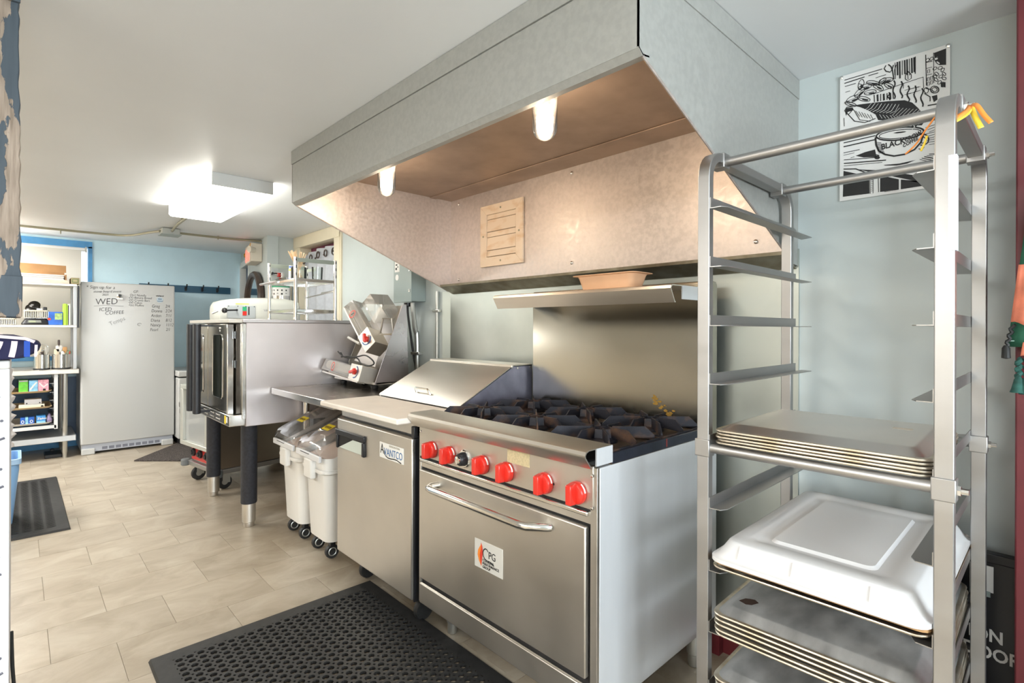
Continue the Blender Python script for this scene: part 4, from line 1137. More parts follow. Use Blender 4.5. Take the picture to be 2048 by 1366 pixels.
# oval mirror leaning at the doorway wall
mi = thing('oval_mirror', 'oval mirror in a dark wooden frame on the short wall by the exit sign', 'mirror', tuple(ew(0.62, 0.03, 1.56)))
A0, N0, Z0, RA, RZ = 0.62, 0.035, 1.55, 0.50, 0.285
ell = lambda ra, rz, n_: [ew(A0 + ra * math.cos(R(t)), n_, Z0 + rz * math.sin(R(t))) for t in range(0, 360, 10)]
obj('frame', MB().tube(ell(RA, RZ, N0), .034, 8, True), DARKWOOD, mi)
obj('glass', MB().flat(ell(RA, RZ, N0)), MIRROR, mi)
obj('backing', MB().loft([ell(RA, RZ, .004), ell(RA, RZ, N0 - .004)]), DARKWOOD, mi)

# exit sign with two emergency lamp heads
es = thing('exit_sign', 'cream illuminated exit sign with emergency lamp heads on the short wall', 'sign', tuple(ew(0.45, 0.05, 2.02)))
SIGNC = mat('cream_sign_housing', (0.66, 0.60, 0.50), 0.45)
obj('housing', ebox(MB(), 0.285, 0.72, 0.001, 0.105, 1.94, 2.125), SIGNC, es, 0.006)
text('lettering', 'EXIT', 0.175, ew(0.69, 0.1065, 1.965), -EU, (0, 0, 1), EXIT_RED, es, sx=.92, fat=.004)
for a, n_, r_ in ((0.262, .075, 0.8), (0.735, .05, .55)):
    c = ew(a, n_, 2.05)
    obj('lamp_head', MB().cyl(c, c + EN * .055 - EU * (.03 if a < .5 else -.03), .030 * r_, .042 * r_, 16), SIGNC if a < .5 else BRASS, es)
obj('wire', MB().tube(smooth_path([ew(0.30, .108, 2.125), ew(0.31, .112, 2.09), ew(0.34, .115, 2.07)]), .004, 6), BRASS, es)

# coat rail
rr_ = thing('coat_rail', 'dark blue wall rail with black coat hooks beyond the freezer', 'coat rail', (-7.29, 1.55, 1.73))
obj('board', MB().box(-7.2995, -7.278, 1.02, 1.972, 1.690, 1.772), SLATE_BLUE, rr_, 0.003)
for y in (1.10, 1.29, 1.48, 1.655, 1.82):
    obj('hook', MB().tube(smooth_path([(-7.278, y, 1.735), (-7.25, y, 1.735), (-7.215, y, 1.762), (-7.21, y, 1.785)]), .007, 6).tube(smooth_path([(-7.278, y, 1.725), (-7.24, y, 1.715), (-7.232, y, 1.735)]), .006, 6).box(-7.279, -7.274, y - .012, y + .012, 1.705, 1.758), BLACK, rr_)

# ceiling light, junction box and conduit
fl = thing('ceiling_light', 'wide fluorescent ceiling light with a glowing lens at the far end', 'light', (-3.95, 0.98, 2.168))
obj('lens', MB().loft([rr(-3.95, 0.985, z, w, d, .012, 2) for z, w, d in ((2.166, 1.135, .350), (2.10, 1.140, .355), (2.084, 1.115, .335))]), DIFFUSER, fl)
obj('end_cap', MB().box(-3.384, -3.372, 0.815, 1.155, 2.092, 2.1675), mat('grey_fixture_metal', (0.55, 0.56, 0.55), 0.45), fl, 0.002)
obj('end_cap', MB().box(-4.528, -4.519, 0.815, 1.155, 2.092, 2.1675), mat('grey_fixture_metal', (0.55, 0.56, 0.55), 0.45), fl, 0.002)
for x, y, lb in ((-1.1, -1.5, 'added fluorescent fill light on the ceiling, out of view behind the camera'), (-5.6, -1.2, 'added fluorescent fill light over the unseen side of the kitchen'), (-6.5, -0.45, 'added fluorescent fill light, out of view near the far window')):
    f2 = dup(fl, (x, y, 2.168), 0, lb)  # unseen copies of the light, added to brighten the room
jb = thing('junction_box', 'grey ceiling junction box where conduits meet behind the fluorescent light', 'junction box', (-5.66, 1.03, 2.17))
obj('box', MB().box(-5.74, -5.60, 0.955, 1.095, 2.118, 2.1725), mat('zinc_box', (0.42, 0.43, 0.40), 0.5, .4), jb, 0.004)
obj('cover', MB().box(-5.75, -5.59, 0.945, 1.105, 2.112, 2.119), mat('zinc_cover', (0.36, 0.40, 0.38), 0.5, .4), jb, 0.002)
cd = tag(obj('ceiling_conduit', MB().tube(smooth_path([(-5.59, 1.03, 2.146), (-5.2, 1.0, 2.150), (-4.53, 0.985, 2.150)]), .011, 8).tube(smooth_path([(-5.67, 0.95, 2.146), (-5.9, 0.9, 2.156), (-6.3, 0.80, 2.168), (-6.45, 0.62, 2.178), (-6.47, 0.2, 2.180), (-6.47, -0.9, 2.180)]), .011, 8)
             .tube(smooth_path([(-5.67, 1.10, 2.146), (-5.74, 1.30, 2.156), (-5.80, 1.6, 2.166), (-5.75, 1.78, 2.166), (-5.65, 1.83, 2.15)]), .011, 8), OLIVE), 'olive metal conduit running along the ceiling to the fluorescent light', 'conduit')
for x, y in ((-5.0, .99), (-6.47, .3), (-5.77, 1.45)):
    obj('strap', MB().tube([(x + .016 * math.cos(R(a)), y, 2.158 + .016 * math.sin(R(a)) * 1.0) for a in range(0, 360, 40)], .004, 6, True), OLIVE, cd)

# electrical box and conduits on the wall beside the hood
eb = thing('electrical_box', 'grey electrical disconnect box on the wall beside the hood', 'electrical box', (-3.13, 2.0, 1.45))
obj('cabinet', MB().box(-3.245, -3.028, 1.935, 2.049, 1.452, 1.80), GREYPAINT, eb, 0.004)
obj('front_cover', MB().box(-3.252, -3.024, 1.930, 1.936, 1.447, 1.80), GREYPAINT, eb, 0.002)
obj('warning_label', MB().box(-3.235, -3.175, 1.9285, 1.930, 1.66, 1.735), PAPER, eb)
obj('label_print', MB().box(-3.225, -3.205, 1.9278, 1.9284, 1.675, 1.69).box(-3.20, -3.19, 1.9278, 1.9284, 1.69, 1.70).box(-3.222, -3.20, 1.9278, 1.9284, 1.705, 1.715), INK, eb)
obj('round_label', MB().lathe([(0.021, 1.9295), (0.021, 1.9285)], (-3.205, 0, 1.622), 16, 'y'), PAPER, eb)
for z in (1.515, 1.655):
    obj('latch', MB().box(-3.050, -3.035, 1.922, 1.930, z, z + .02), CHROME, eb)
obj('gland', MB().lathe([(0.026, 1.445), (0.026, 1.425), (0.018, 1.42)], (-3.165, 1.99, 0), 14), BLACK, eb)
wc = tag(obj('wall_conduit', MB().tube(smooth_path([(-3.10, 1.99, 1.447), (-3.10, 1.995, 1.38), (-3.105, 2.015, 1.25), (-3.105, 2.032, 1.15), (-3.105, 2.032, 0.3)]), .0165, 10), CONDUIT), 'metal conduit bending down the wall from the electrical box', 'conduit')
obj('strap', MB().box(-3.16, -3.06, 2.012, 2.049, 1.083, 1.105), CHROME, wc, 0.003)
single('power_cable', MB().tube(smooth_path([(-3.165, 1.99, 1.425), (-3.165, 1.995, 1.35), (-3.14, 2.02, 1.1), (-3.115, 2.03, 0.9), (-3.15, 2.03, 0.3)]), .008, 8), BLACKCORD, 'dark flexible cable hanging from the electrical box', 'cable', loc=(-3.165, 1.99, 1.4))
w2c = tag(obj('wall_conduit', MB().tube([(-2.872, 2.034, 1.515), (-2.872, 2.034, 0.3)], .011, 10), CONDUIT), 'thin straight conduit running down the wall just beside the sheet metal', 'conduit')
obj('strap', MB().box(-2.91, -2.84, 2.020, 2.049, 1.375, 1.395), CHROME, w2c, 0.003)

# ------------------------------------------------------------------ white upright freezer used as a message board
fz = thing('upright_freezer', 'tall white upright freezer with marker writing on its door', 'freezer', (-6.97, 0.855, 0))
FX = -6.645
obj('body', MB().box(-7.27, FX - .045, 0.468, 1.242, 0.03, 1.712), ENAMEL, fz, 0.006)
fd = obj('door', MB().loft([[Vector((x, p.x, p.y)) for p in rr(0.855, 0.91, 0, w, h_, .012, 3)] for x, w, h_ in ((FX - .044, .790, 1.615), (FX - .012, .790, 1.615), (FX - .003, .780, 1.605), (FX, .765, 1.59))]), ENAMEL, fz, label='white freezer door covered in handwriting')
obj('kick_grille', MB().box(FX - .06, FX - .03, 0.475, 1.238, 0.025, 0.098), ENAMEL_GREY, fz)
obj('grille_slots', MB().box(FX - .0305, FX - .0285, 0.62, 1.12, 0.036, 0.064), mat('grey_grille', (0.20, 0.21, 0.26), 0.5), fz)
for k in range(9):
    obj('grille_bar', MB().box(FX - .0285, FX - .0265, 0.62 + .0556 * k, 0.632 + .0556 * k, 0.034, 0.066), ENAMEL_GREY, fz)
for y0_, y1_ in ((0.468, 0.575), (1.135, 1.242)):
    obj('foot_cover', MB().box(FX - .06, FX - .005, y0_, y1_, 0.001, 0.062), ENAMEL, fz, 0.008)
fX = FX + .0012
YU = Vector((0, 1, 0))
W = lambda s, y, z, size, m_=INK_SOFT, tilt=0.0, sh_=.18, sx=.9: text('handwriting', s, size, (fX, y, z), YU + Vector((0, 0, tilt)), Vector((0, -tilt, 1)), m_, fd, shear=sh_, sx=sx, fat=-.010 * size)
W('* Sign up for a', 0.500, 1.652, .044, INK, .02)
W('stove board event', 0.555, 1.612, .034, INK, .05, .3)
W('2025', 0.625, 1.586, .028, INK, .03)
W('WED', 0.572, 1.492, .088, INK_SOFT, .07, .1)
obj('underline', ribbon(MB(), [(fX, .56, 1.478), (fX, .64, 1.488), (fX, .80, 1.484)], .004, Vector((1, 0, 0))), INK_FAINT, fd)
W('ICED', 0.600, 1.428, .052, INK_SOFT, .06)
W('COFFEE', 0.648, 1.392, .050, INK_SOFT, .10)
W('Temps', 0.690, 1.282, .058, INK_FAINT, .50, .1)
W('GF:', 0.880, 1.625, .038, INK_SOFT, .06)
for s, y, z in (('On+ Nutella', .850, 1.592), ('-(V) Banana Bread', .838, 1.567), ('-(V) Crumb Bars', .838, 1.540), ('-(V) Cakes', .838, 1.514), ('+(v) Muffins', .840, 1.487)):
    W(s, y, z, .032, INK_SOFT, -.01, .1, .86)
for k, (s, d_) in enumerate((('Greg', '2/4'), ('Donna', '2/24'), ('Arden', '7/11'), ('Diana', '8/12'), ('Nancy', '11/12'), ('Pearl', '2/1'))):
    W(s, 1.040 - .003 * k, 1.478 - .0500 * k, .046, INK_SOFT, .0, .12, .78)
    W(d_, 1.162 + .001 * k, 1.480 - .0500 * k, .047, INK_SOFT, .0, .2, .66)
obj('smudge_ring', MB().tube([(fX, .935 + .018 * math.cos(R(a)), 1.298 + .014 * math.sin(R(a))) for a in range(20, 320, 30)], .002, 5), INK_FAINT, fd)
text('lettering', 'whirlpool', .018, (fX, 1.078, 1.598), YU, (0, 0, 1), INK, fd, fat=.0006)
obj('round_sticker', MB().lathe([(0.030, 0), (0.030, .002)], (FX, 1.113, 1.562), 24, 'x'), mat('pale_blue_sticker', (0.48, 0.58, 0.66), .35), fd)
obj('sticker_mark', MB().box(FX + .002, FX + .0026, 1.09, 1.14, 1.545, 1.552).box(FX + .002, FX + .0026, 1.097, 1.13, 1.565, 1.575), mat('sticker_print', (0.16, 0.24, 0.34), .5), fd)
mg = single('fridge_magnet', MB().lathe([(0.0, 0), (0.021, 0), (0.021, .012), (0.012, .02), (0, .02)], (FX + .0005, 0.765, 1.588), 16, 'x', False, False).box(FX + .0005, FX + .012, 0.742, 0.792, 1.552, 1.566), POLISHED, 'small metal clip magnet on the white freezer door', 'magnet', loc=(FX, .765, 1.588))
obj('magnet_face', MB().lathe([(0.013, .0135), (0.013, .0210)], (FX + .0005, 0.765, 1.588), 12, 'x'), BLACK, mg)

ch = thing('chest_freezer', 'low white chest freezer standing behind the tall freezer', 'freezer', (-6.85, 1.66, 0))
obj('cabinet', MB().box(-7.20, -6.52, 1.262, 1.93, 0.07, 0.725), ENAMEL, ch, 0.012)
obj('lid', MB().box(-7.21, -6.505, 1.257, 1.94, 0.738, 0.80), ENAMEL, ch, 0.010)
obj('lid_seal', MB().box(-7.19, -6.53, 1.27, 1.92, 0.724, 0.739), BLACK, ch)
for k in range(3):
    obj('groove', MB().box(-6.521, -6.518, 1.262, 1.93, 0.62 - k * .03, 0.623 - k * .03), ENAMEL_GREY, ch)
obj('plinth', MB().box(-7.18, -6.56, 1.28, 1.91, 0.001, 0.07), BLACK, ch)
cpt = single('door_mat', MB().add([(-6.045, .812, 0.001), (-5.62, 1.28, 0.001), (-6.30, 1.75, 0.001), (-6.68, 1.31, 0.001), (-6.045, .812, 0.012), (-5.62, 1.28, 0.012), (-6.30, 1.75, 0.012), (-6.68, 1.31, 0.012)],
                                  [(3, 2, 1, 0), (4, 5, 6, 7), (0, 1, 5, 4), (1, 2, 6, 5), (2, 3, 7, 6), (3, 0, 4, 7)]), CARPET, 'dark brown carpet mat lying askew on the floor before the chest freezer', 'mat', loc=(-6.2, 1.3, 0.001))

# ------------------------------------------------------------------ far work table with over-shelf
ft = thing('shelf_table', 'steel work table with overhead shelves left of the tall freezer', 'table', (-6.9, -0.3, 0))
TY0, TY1 = -1.05, 0.447
obj('tabletop', MB().box(-7.265, -6.60, TY0, TY1, 0.818, 0.862), STEEL, ft, 0.004)
obj('undershelf', MB().box(-7.25, -6.63, TY0 + .02, TY1 - .02, 0.165, 0.218), mat('galvanised_shelf', (0.60, 0.61, 0.62), 0.4, .8), ft, 0.004)
for x in (-6.67, -7.21):
    for y in (TY0 + .10, 0.345):
        obj('leg', MB().lathe([(0.0, 0.001), (0.016, 0.001), (0.018, 0.05), (0.0215, 0.055), (0.0215, 0.818)], (x, y, 0), 14, cap0=False), CONDUIT, ft)
for z in (1.288, 1.686):
    obj('over_shelf', MB().box(-6.98, -6.60 - .0, TY0, TY1 - .018, z - .024, z), STEEL_H, ft, 0.003)
for x in (-6.625, -6.95):
    for y in (TY0 + .03, 0.415):
        obj('post', MB().box(x - .014, x + .014, y - .014, y + .014, 0.862, 1.664), ALU, ft, 0.002)

TX = -6.62
# tray slides under the table with three loaded trays
tr_ = thing('tray_slide_frame', 'white tray slide frame hanging under the far work table', 'rack', (-6.9, 0.0, 0.5))
for y in (0.278, -0.26):
    for x in (-6.64, -7.1):
        obj('upright', MB().box(x - .006, x + .022, y - .014, y + .014, 0.296, 0.817), mat('white_rack_paint', (0.72, 0.73, 0.74), .4), tr_, 0.002)
    for z in (0.345, 0.418, 0.495, 0.570, 0.645, 0.73):
        s_ = -1 if y > 0 else 1
        obj('runner', MB().box(-7.1, -6.62, y + s_ * .014, y + s_ * .045, z, z + .003).box(-7.1, -6.62, y + s_ * .012, y + s_ * .016, z, z + .035), ALU, tr_)
obj('cross_bar', MB().box(-6.645, -6.618, -.26, .28, 0.305, 0.335), mat('white_rack_paint', (0.72, 0.73, 0.74), .4), tr_)
for z, lb, mt in ((0.649, 'tan tray under the far table, topmost of three, holding green and pink boxes', TAN), (0.499, 'tan tray under the far table, middle of three, holding paper rolls', TAN), (0.349, 'pale tray under the far table, lowest of three, holding blue boxes', mat('pale_tray', (.66, .62, .54), .45))):
    single('serving_tray', MB().loft([rr(-6.85, 0.005, z + dz, w, d, .03, 4) for dz, w, d in ((0, .42, .44), (.002, .43, .45), (.018, .47, .49), (.019, .462, .482), (.006, .42, .44))]), mt, lb, 'tray', 'loaded trays under the far table', loc=(-6.85, 0.005, z))


def carton(y0, y1, z0, z1, m_, label, x1=TX - .02, depth=.12, name='carton', cat='box', grp=None):
    return single(name, MB().box(x1 - depth, x1, y0, y1, z0, z1), m_, label, cat, grp, 0.002, loc=(x1 - depth / 2, (y0 + y1) / 2, z0))


z = .6555
c = carton(0.018, 0.082, z, .772, GREEN, 'bright green carton on the top tray under the far table')
obj('band', MB().box(TX - .0198, TX - .019, 0.020, 0.080, .758, .772), mat('grey_flap', (.4, .4, .38), .5), c)
c = carton(0.088, 0.150, z, .766, SKY_BLUE, 'light blue patterned carton on the top tray beside the green one')
obj('print', ribbon(MB(), [(TX - .0192, .095, .68), (TX - .0192, .12, .72), (TX - .0192, .142, .75)], .012, Vector((1, 0, 0))), PAPER, c)
c = carton(0.152, 0.226, z, .768, PINK, 'pink patterned carton on the top tray next to the tray runners')
obj('print', ribbon(MB(), [(TX - .0192, .16, .74), (TX - .0192, .19, .70), (TX - .0192, .22, .73)], .010, Vector((1, 0, 0))), PAPER, c)
obj('print', MB().box(TX - .0198, TX - .019, .185, .205, .665, .685), INK, c)
z = .5055
rl_ = single('paper_roll_box', MB().box(-6.78, TX - .015, 0.018, 0.198, z, z + .036), mat('cream_roll_box', (.72, .68, .55), .5), 'long cream roll box lying on the middle tray under the far table', 'box', None, 0.006, loc=(-6.7, .1, z))
obj('roll_end', MB().lathe([(.010, TX - .0152), (.010, TX - .0145)], (0, .180, z + .016), 10, 'x'), INK, rl_)
c = carton(0.058, 0.176, z + .0375, z + .083, mat('grey_device', (.50, .49, .50), .4), 'grey flat box lying on the cream roll box under the far table', depth=.14)
for y in (.073, .163):
    obj('corner_mark', MB().lathe([(.006, TX - .0202), (.006, TX - .019)], (0, y, z + .05), 8, 'x'), INK, c)
z = .3555
for y, y2, m_, lb in ((0.030, .062, BOX_BLUE, 'dark blue carton on the lowest tray, farthest from the tray runners'), (.064, .084, SKY_BLUE, 'narrow light blue carton between two dark blue cartons on the lowest tray'), (.086, .126, BOX_BLUE, 'dark blue carton on the lowest tray beside the narrow light blue one')):
    c = carton(y, y2, z, z + .068, m_, lb, depth=.10)
    if m_ is BOX_BLUE:
        obj('print', MB().tube([(TX - .0195, (y + y2) / 2 + .009 * math.cos(R(a)), z + .03 + .012 * math.sin(R(a))) for a in range(0, 360, 40)], .003, 5, True), PAPER, c)
c = carton(0.140, 0.205, z + .004, z + .074, mat('bag_box_blue', (.05, .28, .68), .4), 'blue storage bag carton on the lowest tray', depth=.14)
text('lettering', 'Ziploc', .026, (TX - .0188, .146, z + .042), YU, (0, 0, 1), PAPER, c, fat=.0006)
obj('band', MB().box(TX - .0198, TX - .019, .141, .204, z + .006, z + .026), SKY_BLUE, c)
single('purple_bag', MB().loft([rr(-6.70, .232, z + dz, w, d, .012, 3) for dz, w, d in ((0, .10, .034), (.03, .12, .042), (.06, .10, .03), (.085, .04, .012))]), mat('purple_bag_plastic', (.28, .22, .36), .5), 'crumpled purple plastic bag at the end of the lowest tray', 'bag', loc=(-6.7, .232, z))
single('dust_pan', MB().box(-6.95, -6.72, .20, .33, 0.0008, 0.035).box(-7.0, -6.94, .25, .28, .02, .05), BLACK, 'black dust pan lying on the floor under the far work table', 'dust pan', None, .006, loc=(-6.83, .27, 0))

# two steel canisters of utensils on the table
for cy_, r_, lb in ((0.178, .060, 'steel utensil canister on the far table, the one beside the patterned cloth'), (0.318, .070, 'wider steel utensil canister on the far table, next to the freezer')):
    k = single('utensil_canister', MB().lathe([(0.0, .8625), (r_, .8625), (r_, 1.005), (r_ - .003, 1.005), (r_ - .004, .872), (0.0, .87)], (-6.70, cy_, 0), 26, cap0=False, cap1=False), POLISHED, lb, 'canister', loc=(-6.70, cy_, .8625))
    obj('base_ring', MB().lathe([(r_ + .002, .8628), (r_ + .003, .868), (r_ + .0015, .876)], (-6.70, cy_, 0), 26, cap0=False, cap1=False), BLACK, k)


def utensil(y0, y1, zt, m_, label, kind, x=-6.70, zb=.876, r=.005, head=None, nm='utensil'):
    m = MB().tube([(x, y0, zb), (x + .005, (y0 + y1) / 2, (zb + zt) / 2), (x + .012, y1, zt)], r, 6)
    o = single(nm, m, m_, label, 'utensil', None, 0, loc=(x, y0, zb))
    if head:
        obj(kind, head(Vector((x + .012, y1, zt))), m_ if not isinstance(head, tuple) else head[1], o)
    return o


hd_paddle = lambda w, h_: (lambda p: MB().loft([rr(p.x, p.y, p.z + dz, .006, ww, .003, 2) for dz, ww in ((-.01, w * .5), (.01, w), (h_ * .8, w), (h_, w * .8))]))
hd_ring = lambda r_: (lambda p: MB().tube([(p.x, p.y + r_ * math.cos(R(a)), p.z + r_ + r_ * math.sin(R(a))) for a in range(-90, 270, 24)], .0025, 5, True).tube([(p.x + r_ * .9 * math.cos(R(a)), p.y, p.z + r_ + r_ * math.sin(R(a))) for a in range(-90, 270, 24)], .0025, 5, True))
utensil(.165, .150, 1.03, mat('ivory_plastic', (.72, .66, .52), .45), 'ivory bent-handled scraper leaning out of the smaller canister', 'blade', head=hd_paddle(.05, .075), r=.009, nm='scraper')
utensil(.190, .190, 1.045, CHROME, 'wire whisk standing in the smaller canister', 'whisk_wires', head=hd_ring(.030), nm='whisk')
utensil(.200, .215, 1.03, mat('grey_spatula', (.45, .44, .40), .4), 'grey spatula standing in the smaller canister', 'blade', head=hd_paddle(.035, .05), nm='spatula')
utensil(.172, .178, 1.012, DARKWOOD, 'short dark wooden pestle in the smaller canister', 'grip', head=hd_paddle(.02, .02), nm='pestle')
utensil(.290, .285, 1.005, mat('pale_brush', (.78, .66, .48), .6), 'pale pastry brush with blue band in the wider canister', 'bristles', head=hd_paddle(.042, .05), nm='pastry_brush')
utensil(.305, .302, 1.04, WHITE, 'white flat spatula in the wider canister', 'blade', head=hd_paddle(.05, .05), nm='spatula')
utensil(.320, .345, 1.03, mat('orange_wood', (.55, .30, .12), .5), 'orange wooden spoon standing in the wider canister', 'bowl', head=hd_paddle(.034, .045), nm='wooden_spoon')
utensil(.318, .300, 1.095, DARKWOOD, 'curved dark utensil rising highest from the wider canister', 'blade', head=hd_paddle(.018, .05), nm='curved_knife')
utensil(.330, .330, 1.00, WHITE, 'short white scoop in the wider canister', 'blade', head=hd_paddle(.032, .035), nm='scoop')
utensil(.345, .372, 1.0, mat('green_handle', (.12, .28, .12), .5), 'green loop-handled utensil in the wider canister', 'loop', head=hd_ring(.020), nm='loop_whisk')
utensil(.350, .378, 1.005, RED, 'red handled utensil at the edge of the wider canister', 'grip', head=hd_paddle(.016, .03), nm='scoop')

# overhead shelf goods
z = 1.2885
sc_ = thing('kitchen_scale', 'black kitchen scale on the overhead shelf beneath the white basket', 'scale', (-6.75, .13, z))
obj('body', MB().loft([rr(-6.75, .135, z + dz, w, d, .02, 3) for dz, w, d in ((0.001, .22, .200), (.012, .225, .205), (.045, .19, .17), (.060, .17, .15))]), BLACK, sc_)
obj('display', MB().add([(-6.641, .075, z + .018), (-6.641, .175, z + .018), (-6.652, .168, z + .043), (-6.652, .082, z + .043)], [(0, 1, 2, 3)]), mat('display_grey', (.20, .21, .19), .25), sc_)
obj('display_text', MB().add([(-6.6395, .085, z + .022), (-6.6395, .135, z + .022), (-6.6495, .132, z + .039), (-6.6495, .087, z + .039)], [(0, 1, 2, 3)]), mat('lcd_green', (.26, .29, .19), .4), sc_)
obj('platter', MB().box(-6.85, -6.66, .05, .215, z + .0605, z + .067), POLISHED, sc_, .003)


def basket(yc, w, zb, h_, label):
    t = thing('plastic_basket', label, 'basket', (-6.75, yc, zb), 'white slotted plastic baskets')
    IV = mat('ivory_basket', (.66, .63, .53), .45)
    obj('bottom', MB().box(-6.84, -6.665, yc - w / 2 + .01, yc + w / 2 - .01, zb + .0005, zb + .005), IV, t)
    obj('rim', MB().loft([rr(-6.75, yc, zb + dz, ww, d, .015, 3) for dz, ww, d in ((h_ - .014, .20, w), (h_, .205, w + .005), (h_, .192, w - .008), (h_ - .014, .188, w - .01))]), IV, t)
    n = int(w / .0125)
    for k in range(n + 1):
        y = yc - w / 2 + .006 + (w - .012) * k / n
        obj('slat', MB().box(-6.658, -6.653, y - .003, y + .003, zb + .003, zb + h_ - .012), IV, t)
    obj('side', MB().box(-6.85, -6.655, yc - w / 2 + .002, yc - w / 2 + .006, zb + .003, zb + h_ - .012).box(-6.85, -6.655, yc + w / 2 - .006, yc + w / 2 - .002, zb + .003, zb + h_ - .012).box(-6.85, -6.846, yc - w / 2, yc + w / 2, zb + .003, zb + h_ - .012), IV, t)
    return t


basket(.138, .175, z + .0675, .072, 'white slotted basket of dark pan lids sitting on the kitchen scale')
basket(-.10, .20, z + .0005, .062, 'white slotted basket standing directly on the overhead shelf')
for k, (y, zc, r_, tl, lb) in enumerate(((.115, z + .125, .055, 60, 'round dark pan lid leaning highest in the white basket'), (.125, z + .155, .045, 70, 'smaller dark pan lid tilted on top of the other lids'))):
    M_ = Matrix.Translation((-6.74, y, zc + .03)) @ Matrix.Rotation(R(tl), 4, 'Y') @ Matrix.Rotation(R(8 * k), 4, 'X')
    single('saucepan_cover', MB().lathe([(0.0, .012), (r_ * .5, .010), (r_ * .95, .002), (r_, 0), (r_, -.004), (r_ * .9, -.003), (0.0, .006)], (0, 0, 0), 22, 'z', False, False).turn(M_), mat('dark_lid', (.02, .018, .016), .2, .6), lb, 'cover', loc=M_.translation)
single('black_gadget', MB().box(-6.72, -6.68, .185, .215, z + .074, z + .170), BLACK, 'black upright gadget at the end of the white basket', 'gadget', None, .006, loc=(-6.70, .2, z + .074))
single('label_bundle', MB().box(-6.69, -6.672, .14, .18, z + .074, z + .155), PAPER, 'small white label bundle standing in the white basket', 'label', None, .002, loc=(-6.68, .16, z + .074))
c = carton(0.222, 0.326, z, z + .125, BOX_BLUE, 'blue cleaning product box with green picture on the overhead shelf', depth=.10)
obj('picture', MB().box(TX - .0198, TX - .019, .268, .322, z + .05, z + .112), mat('green_picture', (.35, .50, .18), .5, vary=.3, scale=40), c)
obj('burst', MB().lathe([(.012, TX - .0198), (.012, TX - .0188)], (0, .228, z + .055), 12, 'x'), RED_PRINT, c)
single('lime_binder', MB().box(-6.80, TX - .012, .330, .352, z, z + .205), LIME, 'lime green binder standing on the overhead shelf', 'binder', None, .002, loc=(-6.7, .34, z))
y = .354
for k, (w, h_, m_, lb) in enumerate(((.008, .200, LIME, 'thin lime booklet against the lime binder'), (.006, .19, INK, 'thin black booklet among the shelved booklets'), (.010, .205, PAPER, 'white booklet standing between black and grey booklets'), (.006, .198, mat('grey_booklet', (.3, .32, .28), .5), 'grey booklet standing nearest the shelf post'))):
    single('booklet', MB().box(-6.78, TX - .014, y, y + w, z, z + h_), m_, lb, 'booklet', 'booklets on the overhead shelf', loc=(-6.7, y, z))
    y += w + .001
single('clipboard', MB().box(-6.606, -6.598, .4305, .446, 1.262, 1.655).box(-6.607, -6.597, .432, .444, 1.655, 1.67), BLACK_SATIN, 'black strip hanging on the shelf post beside the freezer', 'strip', loc=(-6.6, .438, 1.262))
# on the top shelf
z = 1.6865
single('flat_boards', MB().box(-6.95, -6.61, -.6, .37, z, z + .018).box(-6.94, -6.615, -.6, .36, z + .0185, z + .034), mat('pale_board', (.66, .56, .46), .6, vary=.15, scale=10), 'stack of pale flat boards lying on the top shelf', 'boards', loc=(-6.8, 0, z))
rec = [(-6.62, -.6), (-6.62, .30), (-6.90, .30), (-6.90, -.6)]
pp = MB()
for k in range(8):
    pp.box(-6.9 + .004 * (k % 2), -6.625 - .003 * (k % 3), -.6, .335 - .004 * (k % 3), z + .035 + .006 * k, z + .0395 + .006 * k)
q = single('paper_stack', pp, PAPER, 'stack of white paper inside the open cardboard carton on the top shelf', 'paper', loc=(-6.8, 0, z))
q['kind'] = 'stuff'
single('open_carton', MB().box(-6.95, -6.94, -.6, .352, z + .035, z + .18).box(-6.95, -6.61, .342, .352, z + .035, z + .085).add([(-6.64, -.6, z + .115), (-6.64, .35, z + .105), (-6.665, .35, z + .175), (-6.665, -.6, z + .185), (-6.645, -.6, z + .115), (-6.645, .35, z + .105), (-6.67, .35, z + .175), (-6.67, -.6, z + .185)],
       [(0, 1, 2, 3), (7, 6, 5, 4), (0, 4, 5, 1), (1, 5, 6, 2), (2, 6, 7, 3), (3, 7, 4, 0)]), CARDBOARD, 'brown open cardboard carton on the top shelf before the window shade', 'carton', loc=(-6.8, 0, z))
c = single('small_box', MB().box(-6.85, -6.60, .385, .447, z, z + .060), mat('olive_box', (.36, .30, .16), .6), 'small tan box with a green label at the end of the top shelf', 'box', None, .002, loc=(-6.72, .415, z))
obj('label_patch', MB().box(-6.5998, -6.599, .392, .438, z + .014, z + .048), mat('green_label_patch', (.16, .24, .10), .6), c)
obj('label_inner', MB().box(-6.5992, -6.5984, .398, .432, z + .020, z + .042), mat('tan_label_patch', (.44, .38, .22), .6), c)

# roller shade in front of the window
rs = thing('roller_shade', 'cream roller shade covering the far window above the shelf table', 'shade', (-7.26, -.2, 2.1))
SH = mat('shade_fabric', (0.66, 0.64, 0.58), .8)
obj('tube', MB().cyl((-7.255, -.88, 2.100), (-7.255, .535, 2.100), .021, n=14), PAPER, rs)
obj('fabric', MB().box(-7.2385, -7.2365, -.86, .505, 0.98, 2.10), SH, rs)
obj('bottom_bar', MB().box(-7.243, -7.232, -.86, .505, .965, .985), PAPER, rs, .003)
obj('bracket', MB().box(-7.27, -7.24, .536, .552, 2.07, 2.13), CHROME, rs)

# ------------------------------------------------------------------ rubber floor mats


